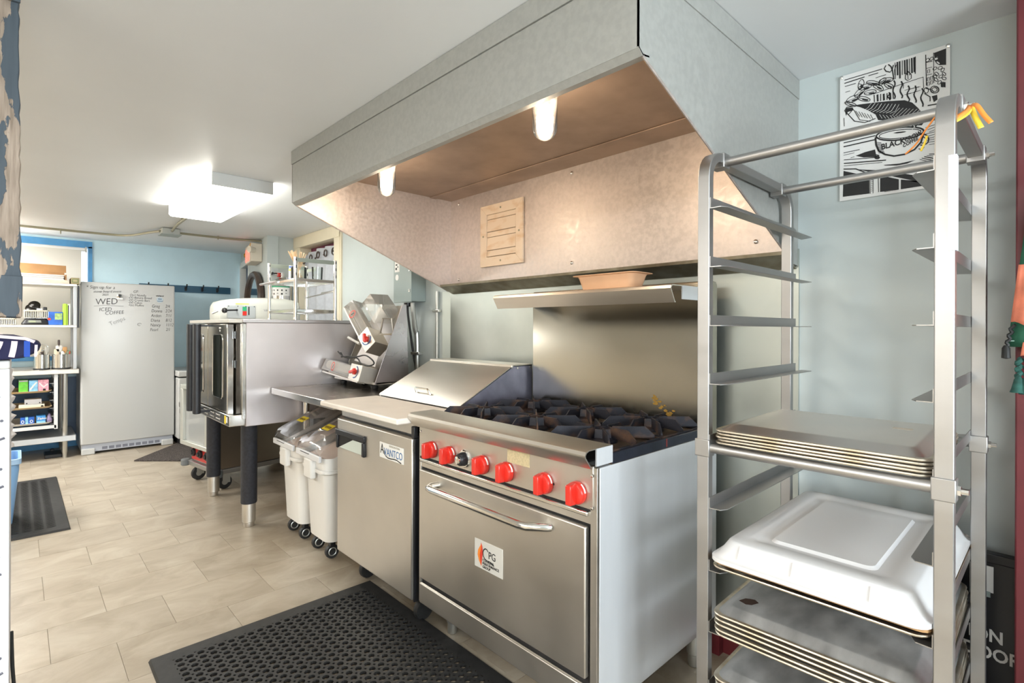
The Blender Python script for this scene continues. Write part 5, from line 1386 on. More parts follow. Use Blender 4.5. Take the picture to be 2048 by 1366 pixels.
def perforated(m, x0, y0, nx, ny, px, py, rx, ry, cut, z1, z0):
    for i in range(nx):
        for j in range(ny):
            cx, cy = x0 + (i + .5) * px, y0 + (j + .5) * py
            hx, hy = px / 2, py / 2
            c_ = cut
            outer = [(hx, -hy + c_), (hx, hy - c_), (hx - c_, hy), (-hx + c_, hy), (-hx, hy - c_), (-hx, -hy + c_), (-hx + c_, -hy), (hx - c_, -hy)]
            ins = [(rx * math.cos(R(a)), ry * math.sin(R(a))) for a in (-22.5, 22.5, 67.5, 112.5, 157.5, 202.5, 247.5, 292.5)]
            vs = [(cx + a, cy + b, z1) for a, b in outer] + [(cx + a, cy + b, z1) for a, b in ins] + [(cx + a, cy + b, z0) for a, b in ins]
            fs = []
            for k in range(8):
                q = (k + 1) % 8
                fs.append((k, q, 8 + q, 8 + k))
                fs.append((8 + k, 8 + q, 16 + q, 16 + k))
            if cut > 0:
                nb = len(vs)
                vs += [(cx + a, cy + b, z0) for a, b in outer]
                for k in (1, 3, 5, 7):
                    q = (k + 1) % 8
                    fs.append((k, nb + k, nb + q, q))
            m.add(vs, fs)
    return m


def border(m, X0, X1, Y0, Y1, x0, x1, y0, y1, z1, z0):
    o = [(X0, Y0), (X1, Y0), (X1, Y1), (X0, Y1)]
    i_ = [(x0, y0), (x1, y0), (x1, y1), (x0, y1)]
    s = .006
    e = [(X0 + s, Y0 + s), (X1 - s, Y0 + s), (X1 - s, Y1 - s), (X0 + s, Y1 - s)]
    vs = [(*p, z0) for p in o] + [(*p, z1) for p in e] + [(*p, z1) for p in i_]
    fs = []
    for k in range(4):
        q = (k + 1) % 4
        fs += [(k, q, 4 + q, 4 + k), (4 + k, 4 + q, 8 + q, 8 + k)]
    return m.add(vs, fs)


am = thing('rubber_mat', 'large black rubber mat with round drain holes on the floor before the range', 'mat', (-1.7, .82, 0.001))
P_ = .0362
obj('perforated_field', perforated(MB(), -2.315, .432, 38, 22, P_, P_, .0128, .0128, .0058, .0125, .002), RUBBER, am, sharp=30)
obj('border', border(MB(), -2.383, -.87, .366, 1.288, -2.315, -2.315 + 38 * P_, .432, .432 + 22 * P_, .0125, .001), RUBBER, am)
fm = thing('rubber_mat', 'black ribbed rubber mat on the floor near the blue bin and white counter', 'mat', (-5.06, -.2, 0.001))
obj('perforated_field', perforated(MB(), -5.76, -.605, 66, 14, .0212, .0570, .0062, .0240, 0, .013, .002), RUBBER, fm, sharp=30)
obj('border', border(MB(), -5.832, -4.282, -.66, .252, -5.76, -5.76 + 66 * .0212, -.605, -.605 + 14 * .057, .013, .001), RUBBER, fm)

# ------------------------------------------------------------------ left edge: hanging board, counter, cloth, bin
hb_ = thing('weathered_board', 'hanging weathered board with peeling blue paint, reaching down from the ceiling', 'board', (-1.85, -.16, 1.288))
edge = [(-.40, 2.165), (-.40, 1.305)]
rp = []
zz = 1.292
while zz < 2.16:
    rp.append((.003 + .006 * (1 - (zz - 1.29) / .87) + rnd.uniform(-.002, .002), zz))
    zz += .022
obj('plank', MB().prism([(-.40, 2.166), (-.40, 1.300), (-.2, 1.297)] + rp + [(.004, 2.166)], 'x', -1.885, -1.85), PEELED, hb_, .002)
obj('cross_plank', MB().prism([(-.40, 1.402), (-.40, 1.302), (.011, 1.294), (.012, 1.400)], 'x', -1.85, -1.838), PEELED, hb_, .002)
obj('cross_plank', MB().prism([(-.40, 2.165), (-.40, 2.09), (.006, 2.10), (.006, 2.165)], 'x', -1.85, -1.840), PEELED, hb_, .002)

ct_ = thing('counter', 'white counter end papered with sheet music beside the camera', 'counter', (-1.6, -.2, 0))
obj('cabinet', MB().box(-1.75, -1.30, -.55, -.008, 0.001, 1.195), mat('white_counter_paint', (.74, .74, .76), .5), ct_, .002)
obj('countertop', MB().box(-1.76, -1.292, -.56, -.0075, 1.195, 1.210), WHITE, ct_, .003)
pa = obj('sheet_music', MB().box(-1.2995, -1.2985, -.54, -.009, .01, 1.194), PAPER, ct_, label='white paper printed with handwritten music notes')
st_ = MB()
nt_ = MB()
for k in range(12):
    z = 1.165 - .083 * k - rnd.uniform(0, .02)
    for y in (-.012, -.05, -.1, -.16):
        y_ = y - rnd.uniform(0, .012)
        nt_.tube([(-1.298, y_, z), (-1.298, y_ - .022, z - .008)], .0022, 5)
        if rnd.random() < .75:
            for q in range(3):
                yy = y_ - .004 - .010 * q
                nt_.lathe([(0, -.001), (.0026, -.001), (.0026, .001), (0, .001)], (-1.298, yy, z + .028 - .002 * q + rnd.uniform(-.003, .003)), 6, 'x', False, False)
o_ = obj('music_notes', nt_, mat('grey_note_ink', (.10, .10, .13), .6), pa)
o_['kind'] = 'stuff'
# crumpled white roll leaning beyond the counter
rp = []
for k in range(26):
    z = .955 + .205 * k / 25
    w = .0185 + .005 * math.sin(k * 2.1) + rnd.uniform(-.003, .003)
    rp.append([Vector((-1.9 + w * math.cos(R(a)) * 1.0, -.0235 + w * math.sin(R(a)), z)) for a in range(0, 360, 45)])
single('crumpled_wrap', MB().loft(rp).box(-1.95, -1.86, -.06, -.012, .94, .955), mat('white_wrap', (.74, .70, .69), .6), 'crumpled white plastic wrap rolled upright behind the white counter', 'wrap', loc=(-1.9, -.0235, .955))
single('side_stand', MB().box(-2.0, -1.80, -.35, -.014, .001, .03).box(-1.99, -1.81, -.34, -.02, .92, .94).box(-1.93, -1.88, -.07, -.022, .03, .92), PAPER, 'white post stand behind the counter holding the crumpled wrap', 'stand', loc=(-1.9, -.2, 0))
# folded patterned cloth
pc = thing('folded_cloth', 'folded navy cloth with pink, white and blue stripes lying on the white counter', 'cloth', (-1.35, -.05, 1.211))
NAVYC = mat('navy_cloth', (.012, .012, .05), .9, bump=.05, bscale=300)
cl = []
for x, hw, zz_ in ((-1.47, .01, .012), (-1.455, .30, .020), (-1.36, .33, .026), (-1.292, .33, .026), (-1.276, .31, .024), (-1.268, .20, .012)):
    pass
prof = [(-.42, .004), (-.42, .040), (-.30, .046), (-.10, .047), (0.0, .044), (.030, .034), (.034, .026), (.030, .014), (.012, .004), (-.02, .0006), (-.30, .0006)]
obj('fold', MB().loft([[Vector((x, y * k_ - (1 - k_) * .2, 1.2108 + z_ * kz)) for y, z_ in prof] for x, k_, kz in ((-1.46, .92, .8), (-1.44, .98, 1), (-1.30, 1.0, 1.0), (-1.272, .99, .98), (-1.262, .94, .75))]), NAVYC, pc, .004)
STR = {'white': mat('cream_stripe', (.62, .52, .55), .9), 'pink': mat('magenta_stripe', (.42, .02, .25), .9), 'blue': mat('blue_stripe', (.02, .07, .36), .9)}
for y, col_, bow, w in ((-.085, 'white', .02, .008), (-.065, 'white', .02, .008), (-.045, 'pink', .02, .007), (-.020, 'white', .012, .008), (-.002, 'white', .004, .008), (.014, 'blue', .0, .008), (.026, 'white', .001, .004)):
    zs = [.008, .016, .024, .032]
    obj('stripe', ribbon(MB(), [(-1.2612, y - bow * ((1 - t) ** 1.5), 1.2108 + .006 + .028 * t * (.75 if y > .02 else 1)) for t in (0, .2, .4, .6, .8, 1)], w, Vector((1, 0, 0))), STR[col_], pc)
obj('stripe', ribbon(MB(), [(-1.2625, -.10, 1.2535), (-1.2625, -.03, 1.254), (-1.2625, .012, 1.249), (-1.2625, .024, 1.243)], .006, Vector((1, 0, .6))), STR['white'], pc)
for k in range(9):
    yb = -.13 - .032 * k
    obj('stripe', ribbon(MB(), [(-1.2612, yb - .02 * ((1 - t) ** 1.5), 1.2108 + .006 + .028 * t) for t in (0, .2, .4, .6, .8, 1)], .008, Vector((1, 0, 0))), STR[('white', 'blue', 'white', 'pink', 'white')[k % 5]], pc)
for k in range(10):
    yb = -.02 - .036 * k
    obj('stripe', ribbon(MB(), [(-1.275 - .02 * j, yb - .012 * math.sin(j * .5), 1.2565 + .0012 * (j > 0)) for j in range(9)], .009, Vector((0, 0, 1))), STR[('white', 'pink', 'white', 'blue', 'white')[k % 5]], pc)
# power lead on the counter side
single('lead', MB().tube(smooth_path([(-1.59, -.006, .60), (-1.595, -.004, .52), (-1.60, 0.0, .44), (-1.61, .006, .25), (-1.66, .01, .06), (-1.75, .012, .010), (-1.9, -.02, .006)]), .0035, 6), BLACKCORD, 'thin dark power lead hanging down beside the white counter', 'cord', loc=(-1.6, 0, .4))
bb = thing('blue_bin', 'light blue plastic bin standing on the floor behind the white counter', 'bin', (-4.72, -.16, 0.0005))
obj('tub', MB().loft([rr(-4.72, -.165, z_, w, d, .03, 3) for z_, w, d in ((.014, .26, .30), (.36, .33, .362), (.43, .335, .366), (.43, .32, .352), (.37, .31, .345), (.03, .24, .28))]), BIN_BLUE, bb)
obj('rim', MB().loft([rr(-4.72, -.165, z_, w, d, .03, 3) for z_, w, d in ((.395, .338, .37), (.40, .352, .384), (.432, .352, .384), (.434, .336, .368), (.40, .33, .362))], False, False), mat('pale_blue_rim', (.36, .55, .80), .4), bb)

POSTER_BLACK=[[(-134,-111),(-60,-145),(-59,-202),(-136,-199)],
[(-30,-148),(20,-171),(20,-204),(-30,-202)],
[(25,-173),(131,-217),(131,-205),(75,-204),(25,-204)],
[(-96,-114),(-21,-134),(132,-196),(132,-205),(88,-197),(-30,-143)],
[(-21,-116),(21,-121),(63,-119),(41,-126),(14,-126),(-17,-119)],
[(-99,-68),(-72,-62),(-44,-60),(-40,-86),(-76,-79)],
[(-92,122),(-94,119),(-101,117),(-108,117),(-112,119),(-110,122),(-103,124),(-96,124),(-92,122)],
[(-76,142),(-77,138),(-82,134),(-87,131),(-91,132),(-90,135),(-85,140),(-80,142),(-76,142)],
[(-59,150),(-62,147),(-68,146),(-75,147),(-78,149),(-76,151),(-69,153),(-63,152),(-59,150)],
[(-38,151),(-41,151),(-47,153),(-53,156),(-56,160),(-53,160),(-47,158),(-40,154),(-38,151)],
[(-26,130),(-28,131),(-34,135),(-39,141),(-40,144),(-37,144),(-31,140),(-27,134),(-26,130)],
[(-1,151),(-4,149),(-10,148),(-17,150),(-20,152),(-18,154),(-11,155),(-4,153),(-1,151)],
[(2,127),(-1,127),(-5,131),(-10,135),(-11,138),(-9,138),(-4,135),(1,130),(2,127)],
[(-63,107),(-66,106),(-73,109),(-79,113),(-82,117),(-78,117),(-72,114),(-66,110),(-63,107)],
[(-102,101),(-105,101),(-111,104),(-117,109),(-119,112),(-116,112),(-110,108),(-104,104),(-102,101)],
[(-46,127),(-48,125),(-54,125),(-60,126),(-63,128),(-61,130),(-55,130),(-48,129),(-46,127)],
[(-17,156),(-18,153),(-21,150),(-25,147),(-27,147),(-27,150),(-24,154),(-20,156),(-17,156)],
[(-79,157),(-81,154),(-84,154),(-86,157),(-86,162),(-84,165),(-81,164),(-79,161),(-79,157)],
[(107,199),(136,202),(136,152),(120,157),(109,173)],
[(102,68),(115,68),(116,53),(107,48)],
[(-108,103),(-87,101),(-50,95),(-7,87),(34,77),(54,63),(69,41),(82,17),(85,-4),(78,-15),(66,-12),(54,0),(34,10),(7,18),(-36,34),(-43,54),(-65,75),(-87,92)],
[(72,-7),(71,-8),(70,-8),(69,-8),(69,-6),(69,-5),(70,-5),(71,-6),(72,-7)],
[(54,0),(66,-12),(60,-22),(51,-30),(47,-31),(51,-17)],
[(-127,101),(-108,97),(-104,87),(-122,86),(-127,74),(-130,88)],
[(56,-27),(54,-29),(48,-30),(39,-30),(28,-29),(17,-27),(7,-25),(1,-22),(-2,-20),(1,-18),(7,-17),(16,-17),(27,-18),(38,-20),(47,-22),(54,-25),(56,-27)],
[(-30,-89),(-32,-93),(-36,-94),(-41,-93),(-45,-90),(-46,-86),(-45,-83),(-41,-81),(-36,-82),(-32,-86),(-30,-89)]]
POSTER_WHITE=[[(96,185),(96,182),(95,180),(92,178),(89,179),(87,181),(87,184),(89,186),(92,187),(94,187),(96,185)],
[(107,183),(106,180),(103,179),(100,180),(97,181),(96,184),(97,186),(99,188),(102,187),(105,185),(107,183)],
[(116,183),(117,180),(116,177),(114,175),(111,174),(109,175),(108,178),(109,181),(111,184),(114,184),(116,183)],
[(121,159),(119,159),(116,162),(114,166),(113,170),(113,172),(116,172),(118,169),(120,165),(121,161),(121,159)],
[(114,145),(112,144),(109,146),(106,149),(105,153),(105,155),(106,156),(109,154),(112,151),(114,148),(114,145)],
[(127,145),(126,143),(123,143),(120,145),(117,147),(117,150),(118,152),(120,152),(124,151),(126,148),(127,145)],
[(132,142),(133,139),(131,137),(129,135),(126,135),(124,137),(124,139),(125,142),(128,144),(130,144),(132,142)],
[(136,128),(136,126),(134,123),(132,122),(129,122),(127,124),(127,127),(128,129),(131,131),(134,130),(136,128)],
[(118,127),(116,126),(114,128),(111,132),(109,135),(110,138),(112,138),(115,136),(117,133),(119,129),(118,127)],
[(128,116),(126,115),(123,117),(120,120),(119,124),(119,126),(121,127),(124,125),(127,122),(128,118),(128,116)],
[(136,113),(136,111),(134,109),(131,108),(128,109),(126,111),(127,114),(129,116),(132,116),(135,115),(136,113)],
[(117,110),(116,109),(113,110),(110,113),(108,117),(108,119),(109,120),(112,119),(115,116),(117,113),(117,110)],
[(124,98),(122,98),(120,100),(117,104),(116,108),(117,110),(119,110),(121,108),(124,104),(125,100),(124,98)],
[(115,123),(113,121),(110,121),(107,123),(105,126),(104,129),(105,131),(108,130),(112,128),(114,125),(115,123)],
[(73,-7),(72,-9),(71,-10),(69,-9),(67,-8),(67,-5),(67,-3),(69,-2),(71,-3),(72,-5),(73,-7)],
[(-42,-21),(-41,-16),(-38,-12),(-32,-9),(-25,-6),(-15,-4),(-4,-4),(8,-4),(20,-5),(32,-7),(44,-10),(55,-13),(65,-17),(72,-22),(78,-26),(82,-31),(84,-36),(81,-48),(76,-67),(61,-84),(35,-93),(7,-90),(-17,-78),(-35,-56),(-43,-33)],
[(39,-24),(37,-25),(31,-25),(23,-24),(14,-23),(8,-21),(5,-20),(8,-19),(14,-19),(22,-20),(31,-21),(37,-23),(39,-24)]]
POSTER_LINES=[[2.2,(-134,-105),(-98,-112),(-60,-137)],
[0.9,(-55,-146),(-50,-146)],
[0.9,(-55,-153),(-50,-152)],
[0.9,(-55,-159),(-50,-158)],
[0.9,(-55,-165),(-50,-164)],
[0.9,(-55,-171),(-50,-170)],
[0.9,(-55,-177),(-50,-176)],
[0.9,(-55,-183),(-50,-182)],
[0.9,(-55,-189),(-50,-188)],
[0.9,(-55,-195),(-50,-194)],
[1,(-58,-144),(-57,-203)],
[1,(-49,-143),(-49,-203)],
[1.2,(-35,-146),(-34,-202)],
[2,(-134,-16),(-43,-15)],
[2.4,(-134,-29),(-44,-28)],
[1,(-134,-5),(-76,-4)],
[1.2,(-125,7),(-46,3)],
[1.4,(-134,-50),(-87,-50)],
[1,(-134,-58),(-102,-57)],
[1.4,(-133,-74),(-42,-87)],
[2.2,(-133,-86),(-14,-102)],
[1,(-133,-94),(-24,-107)],
[1,(-113,-72),(-102,-70)],
[1.1,(52,-140),(113,-172)],
[1.6,(59,-140),(113,-168)],
[1.1,(66,-140),(113,-165)],
[1,(73,-120),(115,-142)],
[1.4,(78,-117),(115,-135)],
[1.8,(84,-114),(115,-128)],
[1,(90,-112),(115,-120)],
[1.4,(96,-109),(115,-113)],
[1,(87,-25),(112,-22)],
[1,(92,-33),(112,-29)],
[1,(96,-41),(112,-37)],
[1,(87,-45),(112,-44)],
[1,(92,-53),(112,-51)],
[1,(96,-60),(112,-59)],
[1,(87,-65),(112,-66)],
[1,(92,-72),(112,-73)],
[1,(96,-80),(112,-80)],
[1.6,(-132,197),(-25,197)],
[2,(-132,186),(-74,188)],
[1.4,(-131,175),(-99,175)],
[1,(-129,155),(-115,155)],
[1.6,(-63,188),(-36,188)],
[1.2,(-43,174),(-15,175)],
[1.2,(9,205),(10,152)],
[2.6,(15,205),(16,162)],
[2.6,(21,205),(22,150)],
[1.2,(28,205),(28,159)],
[2.6,(34,204),(35,159)],
[2.6,(40,204),(41,154)],
[1.2,(46,204),(47,151)],
[2.6,(52,204),(53,156)],
[2.6,(58,204),(59,157)],
[1.6,(61,205),(61,151)],
[2,(-15,205),(-20,196),(-15,186),(-4,179),(1,185),(5,199)],
[2,(-9,206),(-2,197),(2,184),(5,162),(6,152)],
[1.4,(12,197),(8,182),(9,165)],
[1.3,(-87,129),(-88,124),(-92,120),(-99,117),(-107,115),(-116,116),(-122,118),(-126,122),(-125,127),(-121,131),(-114,135),(-105,136),(-97,135),(-90,133),(-87,129)],
[1,(-126,122),(-93,128)],
[1.3,(-73,151),(-72,146),(-75,141),(-79,136),(-86,131),(-93,129),(-98,129),(-102,132),(-103,137),(-100,142),(-95,148),(-89,152),(-82,154),(-77,154),(-73,151)],
[1,(-102,132),(-77,148)],
[1.3,(-54,155),(-55,151),(-59,147),(-66,145),(-74,145),(-82,147),(-88,150),(-91,154),(-90,158),(-86,161),(-79,163),(-71,163),(-63,162),(-57,159),(-54,155)],
[1,(-91,154),(-60,155)],
[1.3,(-32,152),(-34,149),(-40,149),(-47,151),(-55,154),(-62,159),(-67,164),(-69,168),(-67,171),(-61,171),(-54,169),(-46,165),(-39,160),(-34,156),(-32,152)],
[1,(-69,168),(-38,154)],
[1.3,(-22,128),(-25,127),(-30,128),(-36,133),(-42,139),(-48,146),(-50,152),(-50,156),(-47,157),(-42,156),(-36,151),(-29,145),(-24,138),(-22,132),(-22,128)],
[1,(-50,156),(-26,132)],
[1.3,(4,154),(3,151),(-2,148),(-9,147),(-17,148),(-25,150),(-31,154),(-34,158),(-32,162),(-28,164),(-20,165),(-12,164),(-4,162),(2,158),(4,154)],
[1,(-34,158),(-1,155)],
[1.3,(5,126),(3,124),(-1,125),(-7,128),(-13,133),(-17,139),(-20,144),(-20,148),(-18,149),(-14,148),(-8,145),(-2,140),(3,135),(5,130),(5,126)],
[1,(-20,148),(2,129)],
[1.3,(-58,106),(-60,104),(-66,104),(-73,107),(-81,111),(-89,117),(-93,122),(-94,126),(-92,128),(-87,128),(-79,125),(-71,121),(-64,115),(-59,110),(-58,106)],
[1,(-94,126),(-63,109)],
[1.3,(-97,99),(-100,98),(-105,99),(-112,102),(-119,107),(-126,112),(-130,118),(-131,121),(-128,123),(-123,122),(-116,118),(-109,113),(-102,108),(-98,103),(-97,99)],
[1,(-131,121),(-102,102)],
[1.3,(-41,130),(-42,127),(-46,125),(-53,124),(-60,124),(-67,126),(-73,130),(-75,133),(-74,137),(-70,139),(-63,140),(-55,139),(-48,137),(-43,134),(-41,130)],
[1,(-75,133),(-46,131)],
[1.3,(-15,164),(-15,161),(-16,156),(-19,151),(-23,148),(-28,145),(-32,145),(-35,147),(-36,150),(-35,155),(-31,160),(-27,164),(-22,166),(-18,166),(-15,164)],
[1,(-35,147),(-18,162)],
[1.3,(-77,162),(-79,156),(-83,152),(-86,151),(-90,153),(-92,158),(-92,165),(-91,172),(-88,178),(-85,182),(-81,183),(-78,180),(-76,175),(-75,169),(-77,162)],
[1,(-91,172),(-79,163)],
[1.6,(-47,120),(-46,96)],
[3.2,(-38,118),(-37,95)],
[1.6,(-29,117),(-29,94)],
[3.2,(-21,115),(-20,93)],
[1.6,(-12,114),(-12,92)],
[3.2,(-4,112),(-3,91)],
[1.6,(4,111),(5,90)],
[1.2,(-50,123),(34,131),(81,134),(82,99)],
[1,(31,132),(31,115)],
[1.4,(42,166),(51,152),(51,140),(42,136),(36,143),(36,156),(42,166)],
[1.2,(42,157),(43,140)],
[2.4,(6,149),(9,141),(9,133),(6,127),(4,120),(4,113),(8,104),(10,96),(8,89)],
[2.4,(25,140),(28,133),(28,126),(25,120),(23,114),(23,107),(26,99),(29,92),(27,85)],
[2.4,(43,120),(46,113),(46,106),(43,101),(41,96),(41,89),(44,82),(47,75),(45,69)],
[2.4,(61,114),(63,106),(63,100),(60,94),(58,88),(59,81),(62,73),(64,66),(63,60)],
[2.4,(78,100),(81,92),(80,85),(77,79),(75,72),(76,65),(79,57),(81,49),(80,42)],
[2.4,(-7,115),(-5,111),(-5,108),(-8,106),(-10,104),(-10,100),(-6,96),(-4,92),(-5,89)],
[0.9,(34,108),(54,108)],
[0.9,(34,94),(51,93)],
[0.9,(41,108),(58,108)],
[0.9,(40,94),(56,94)],
[0.9,(47,107),(62,108)],
[0.9,(46,94),(60,94)],
[0.9,(54,107),(66,108)],
[0.9,(52,94),(65,95)],
[0.9,(61,106),(70,108)],
[0.9,(58,94),(69,95)],
[0.9,(67,106),(74,107)],
[0.9,(64,94),(74,96)],
[1.4,(87,201),(89,105)],
[1,(106,200),(107,107)],
[1,(88,158),(103,157)],
[1.4,(87,177),(103,175)],
[1,(89,137),(103,136)],
[1,(92,152),(97,152),(97,142),(92,142),(92,152)],
[1,(91,128),(96,128),(96,118),(91,118),(91,128)],
[1,(99,129),(104,128),(104,118),(99,118),(99,129)],
[1,(91,114),(96,114),(96,103),(91,103),(91,114)],
[1,(99,115),(104,115),(104,105),(99,105),(99,115)],
[1.2,(95,186),(96,184),(95,180),(93,178),(90,178),(88,179),(87,182),(88,185),(91,188),(93,188),(95,186)],
[1.2,(105,186),(106,183),(104,181),(102,179),(99,179),(97,181),(97,183),(98,186),(101,188),(103,188),(105,186)],
[1.2,(118,179),(117,176),(115,175),(111,175),(108,177),(107,180),(108,182),(110,183),(113,183),(116,181),(118,179)],
[1.2,(122,160),(120,159),(117,161),(114,165),(112,168),(113,171),(115,171),(117,170),(120,166),(122,163),(122,160)],
[1.2,(114,152),(114,149),(112,147),(109,146),(107,146),(105,148),(105,151),(106,153),(109,155),(112,154),(114,152)],
[1.2,(127,149),(127,146),(125,144),(122,143),(119,144),(117,146),(117,149),(119,151),(122,152),(125,151),(127,149)],
[1.2,(132,143),(132,140),(131,137),(129,135),(126,134),(124,136),(124,139),(125,142),(127,144),(130,144),(132,143)],
[1.2,(135,120),(133,120),(130,123),(128,127),(127,130),(128,133),(130,132),(132,130),(135,126),(135,122),(135,120)],
[1.2,(118,127),(117,126),(114,128),(111,131),(109,135),(110,138),(112,138),(114,137),(117,133),(119,129),(118,127)],
[1.2,(128,123),(128,121),(127,118),(124,117),(121,117),(119,119),(119,121),(120,124),(123,125),(126,125),(128,123)],
[1.2,(136,109),(135,107),(132,108),(129,110),(127,113),(126,116),(128,117),(130,117),(134,115),(136,112),(136,109)],
[1.2,(117,109),(115,109),(112,111),(109,114),(108,118),(108,121),(110,121),(113,119),(116,115),(117,111),(117,109)],
[1.2,(124,108),(125,105),(124,102),(121,99),(119,99),(117,100),(116,103),(117,106),(119,108),(122,109),(124,108)],
[1.2,(114,122),(113,121),(110,121),(107,124),(105,127),(104,130),(106,131),(109,130),(112,128),(114,125),(114,122)],
[1.2,(124,104),(125,88)],
[1.2,(126,103),(127,87)],
[1.2,(128,103),(129,86)],
[1.2,(130,102),(131,86)],
[1.2,(132,101),(133,85)],
[1.2,(134,100),(134,84)],
[1.8,(119,82),(118,78),(115,75),(111,75),(107,76),(102,80),(100,84),(99,89),(100,93),(102,96),(107,97),(111,95),(115,92),(118,87),(119,82)],
[1.4,(115,84),(114,80),(111,79),(107,80),(104,84),(102,88),(104,91),(107,93),(111,91),(114,88),(115,84)],
[1.6,(87,97),(100,89)],
[1.4,(94,88),(93,84),(90,81),(87,82),(84,87),(83,92),(84,97),(87,99),(90,98),(93,94),(94,88)],
[1.6,(84,82),(98,67),(98,53)],
[2.2,(92,42),(114,40)],
[2,(-108,100),(-125,103),(-131,93),(-120,76),(-110,87)],
[1.6,(-120,76),(-102,49),(-72,36),(-43,41)],
[1.2,(-104,87),(-87,49),(-57,36)],
[1,(-133,69),(-132,40)],
[0.9,(-99,83),(-87,60)],
[0.9,(-90,78),(-80,56)],
[0.9,(-82,73),(-72,52)],
[0.9,(-74,68),(-65,48)],
[0.9,(-66,63),(-57,45)],
[0.9,(-57,58),(-50,41)],
[1.5,(-43,8),(-39,17),(-34,4)],
[1.5,(-30,7),(-27,16),(-22,3)],
[1.5,(-18,6),(-15,15),(-10,2)],
[1.5,(-6,5),(-3,14),(2,2)],
[1.5,(5,4),(9,12),(14,1)],
[1.5,(17,2),(21,11),(25,0)],
[1.5,(29,1),(32,10),(37,-1)],
[1.5,(40,0),(44,9),(48,-1)],
[1.5,(52,-1),(55,7),(60,-2)],
[1.2,(-127,7),(-123,10),(-119,6)],
[1.2,(-118,7),(-114,10),(-110,6)],
[1.2,(-109,7),(-105,10),(-101,6)],
[1.2,(-99,6),(-96,10),(-92,6)],
[1.2,(-90,6),(-87,9),(-83,5)],
[1.2,(-81,6),(-78,9),(-74,5)],
[1.2,(-72,6),(-69,9),(-65,5)],
[1.2,(-64,5),(-60,9),(-56,5)],
[1.2,(-55,5),(-51,9),(-47,4)],
[3,(83,-34),(81,-38),(76,-42),(67,-45),(55,-47),(40,-47),(24,-46),(8,-44),(-7,-40),(-21,-35),(-31,-30),(-38,-24),(-41,-19),(-39,-14),(-33,-10),(-24,-7),(-11,-5),(4,-5),(21,-7),(37,-9),(51,-13),(64,-18),(74,-23),(80,-28),(83,-34)],
[1.6,(76,-34),(74,-37),(69,-39),(61,-41),(50,-42),(38,-42),(24,-41),(10,-39),(-4,-36),(-16,-32),(-25,-28),(-31,-24),(-33,-21),(-32,-17),(-26,-14),(-18,-13),(-6,-12),(7,-12),(21,-14),(35,-16),(48,-19),(59,-22),(68,-26),(74,-30),(76,-34)],
[3.2,(-43,-21),(-41,-46),(-34,-67),(-17,-83),(7,-94),(35,-95),(60,-86),(76,-67),(83,-40)],
[1.1,(-40,-38),(-27,-43)],
[1.1,(-39,-42),(-26,-47)],
[1.1,(-39,-46),(-25,-51)],
[1.1,(-38,-50),(-24,-55)],
[1.1,(-38,-54),(-23,-59)],
[1.1,(-37,-58),(-22,-63)],
[1.1,(-36,-62),(-21,-66)],
[1.1,(-36,-66),(-20,-70)],
[1.1,(-35,-70),(-19,-74)],
[1.1,(-35,-74),(-18,-78)],
[2.2,(74,-43),(78,-43),(82,-44),(86,-46),(90,-50),(92,-54),(94,-58),(95,-63),(94,-68),(93,-72),(90,-75),(86,-77),(82,-78),(78,-77),(74,-75)],
[1.6,(74,-51),(77,-51),(80,-51),(83,-53),(85,-56),(87,-59),(87,-62),(87,-66),(85,-68),(83,-70),(80,-71),(77,-70),(74,-68)],
[2,(-45,-86),(-41,-78),(-32,-83)],
[1.6,(70,-86),(79,-91),(84,-84)]]
POSTER_WHITE_LINES=[[1,(-54,95),(-65,82),(-80,77)],
[1.5,(-44,92),(-55,78),(-70,73)],
[1,(-35,88),(-46,74),(-60,69)],
[1.5,(-26,85),(-36,69),(-51,65)],
[1,(-16,81),(-27,65),(-41,61)],
[1.5,(-7,78),(-18,61),(-32,57)],
[1,(2,75),(-9,57),(-23,53)],
[1.5,(11,71),(0,53),(-14,50)],
[1,(20,68),(10,49),(-4,46)],
[1,(22,56),(1,37)],
[1,(31,53),(10,34)],
[1,(40,49),(19,31)],
[1,(48,46),(28,28)],
[1,(57,42),(37,25)],
[1,(66,39),(46,22)],
[1,(74,36),(54,19)],
[0.9,(-32,51),(-25,36)],
[0.9,(-23,47),(-15,33)],
[0.9,(-14,43),(-6,30)],
[0.9,(-4,40),(4,27)],
[0.9,(5,36),(13,24)],
[0.9,(14,33),(22,21)],
[0.9,(23,29),(32,18)],
[0.9,(32,26),(41,15)],
[0.9,(40,23),(50,11)],
[0.9,(49,19),(59,8)],
[1.6,(54,0),(61,-18)],
[1,(61,-11),(50,-28)]]

# ------------------------------------------------------------------ poster on the wall
PX, PZ, PY = -0.385, 1.921, 2.0440
po = thing('poster', 'black and white block print poster of a crow drinking coffee, pinned to the wall', 'poster', (PX, PY, PZ))
obj('sheet', MB().box(PX - .1455, PX + .1455, PY, PY + .0012, PZ - .213, PZ + .213), mat('poster_paper', (.74, .74, .73), .55), po)
lay = lambda p, d: (PX + p[0] / 1000, PY - d, PZ + p[1] / 1000)
m = MB()
for pl in POSTER_BLACK:
    m.flat([lay(p, .0004) for p in pl])
m2 = MB()
for L_ in POSTER_LINES[:0]:
    pass
nb = 0
printed = obj('black_print', m, INK, po)
m = MB()
for pl in POSTER_WHITE:
    m.flat([lay(p, .0007) for p in pl])
obj('white_print', m, mat('poster_white', (.74, .74, .73), .55), po)['kind'] = 'stuff'
m = MB()
for L_ in POSTER_LINES:
    ribbon(m, [lay(p, .0010) for p in L_[1:]], L_[0] / 1000 * 1.6)
obj('line_print', m, INK, po)['kind'] = 'stuff'
printed['kind'] = 'stuff'
m = MB()
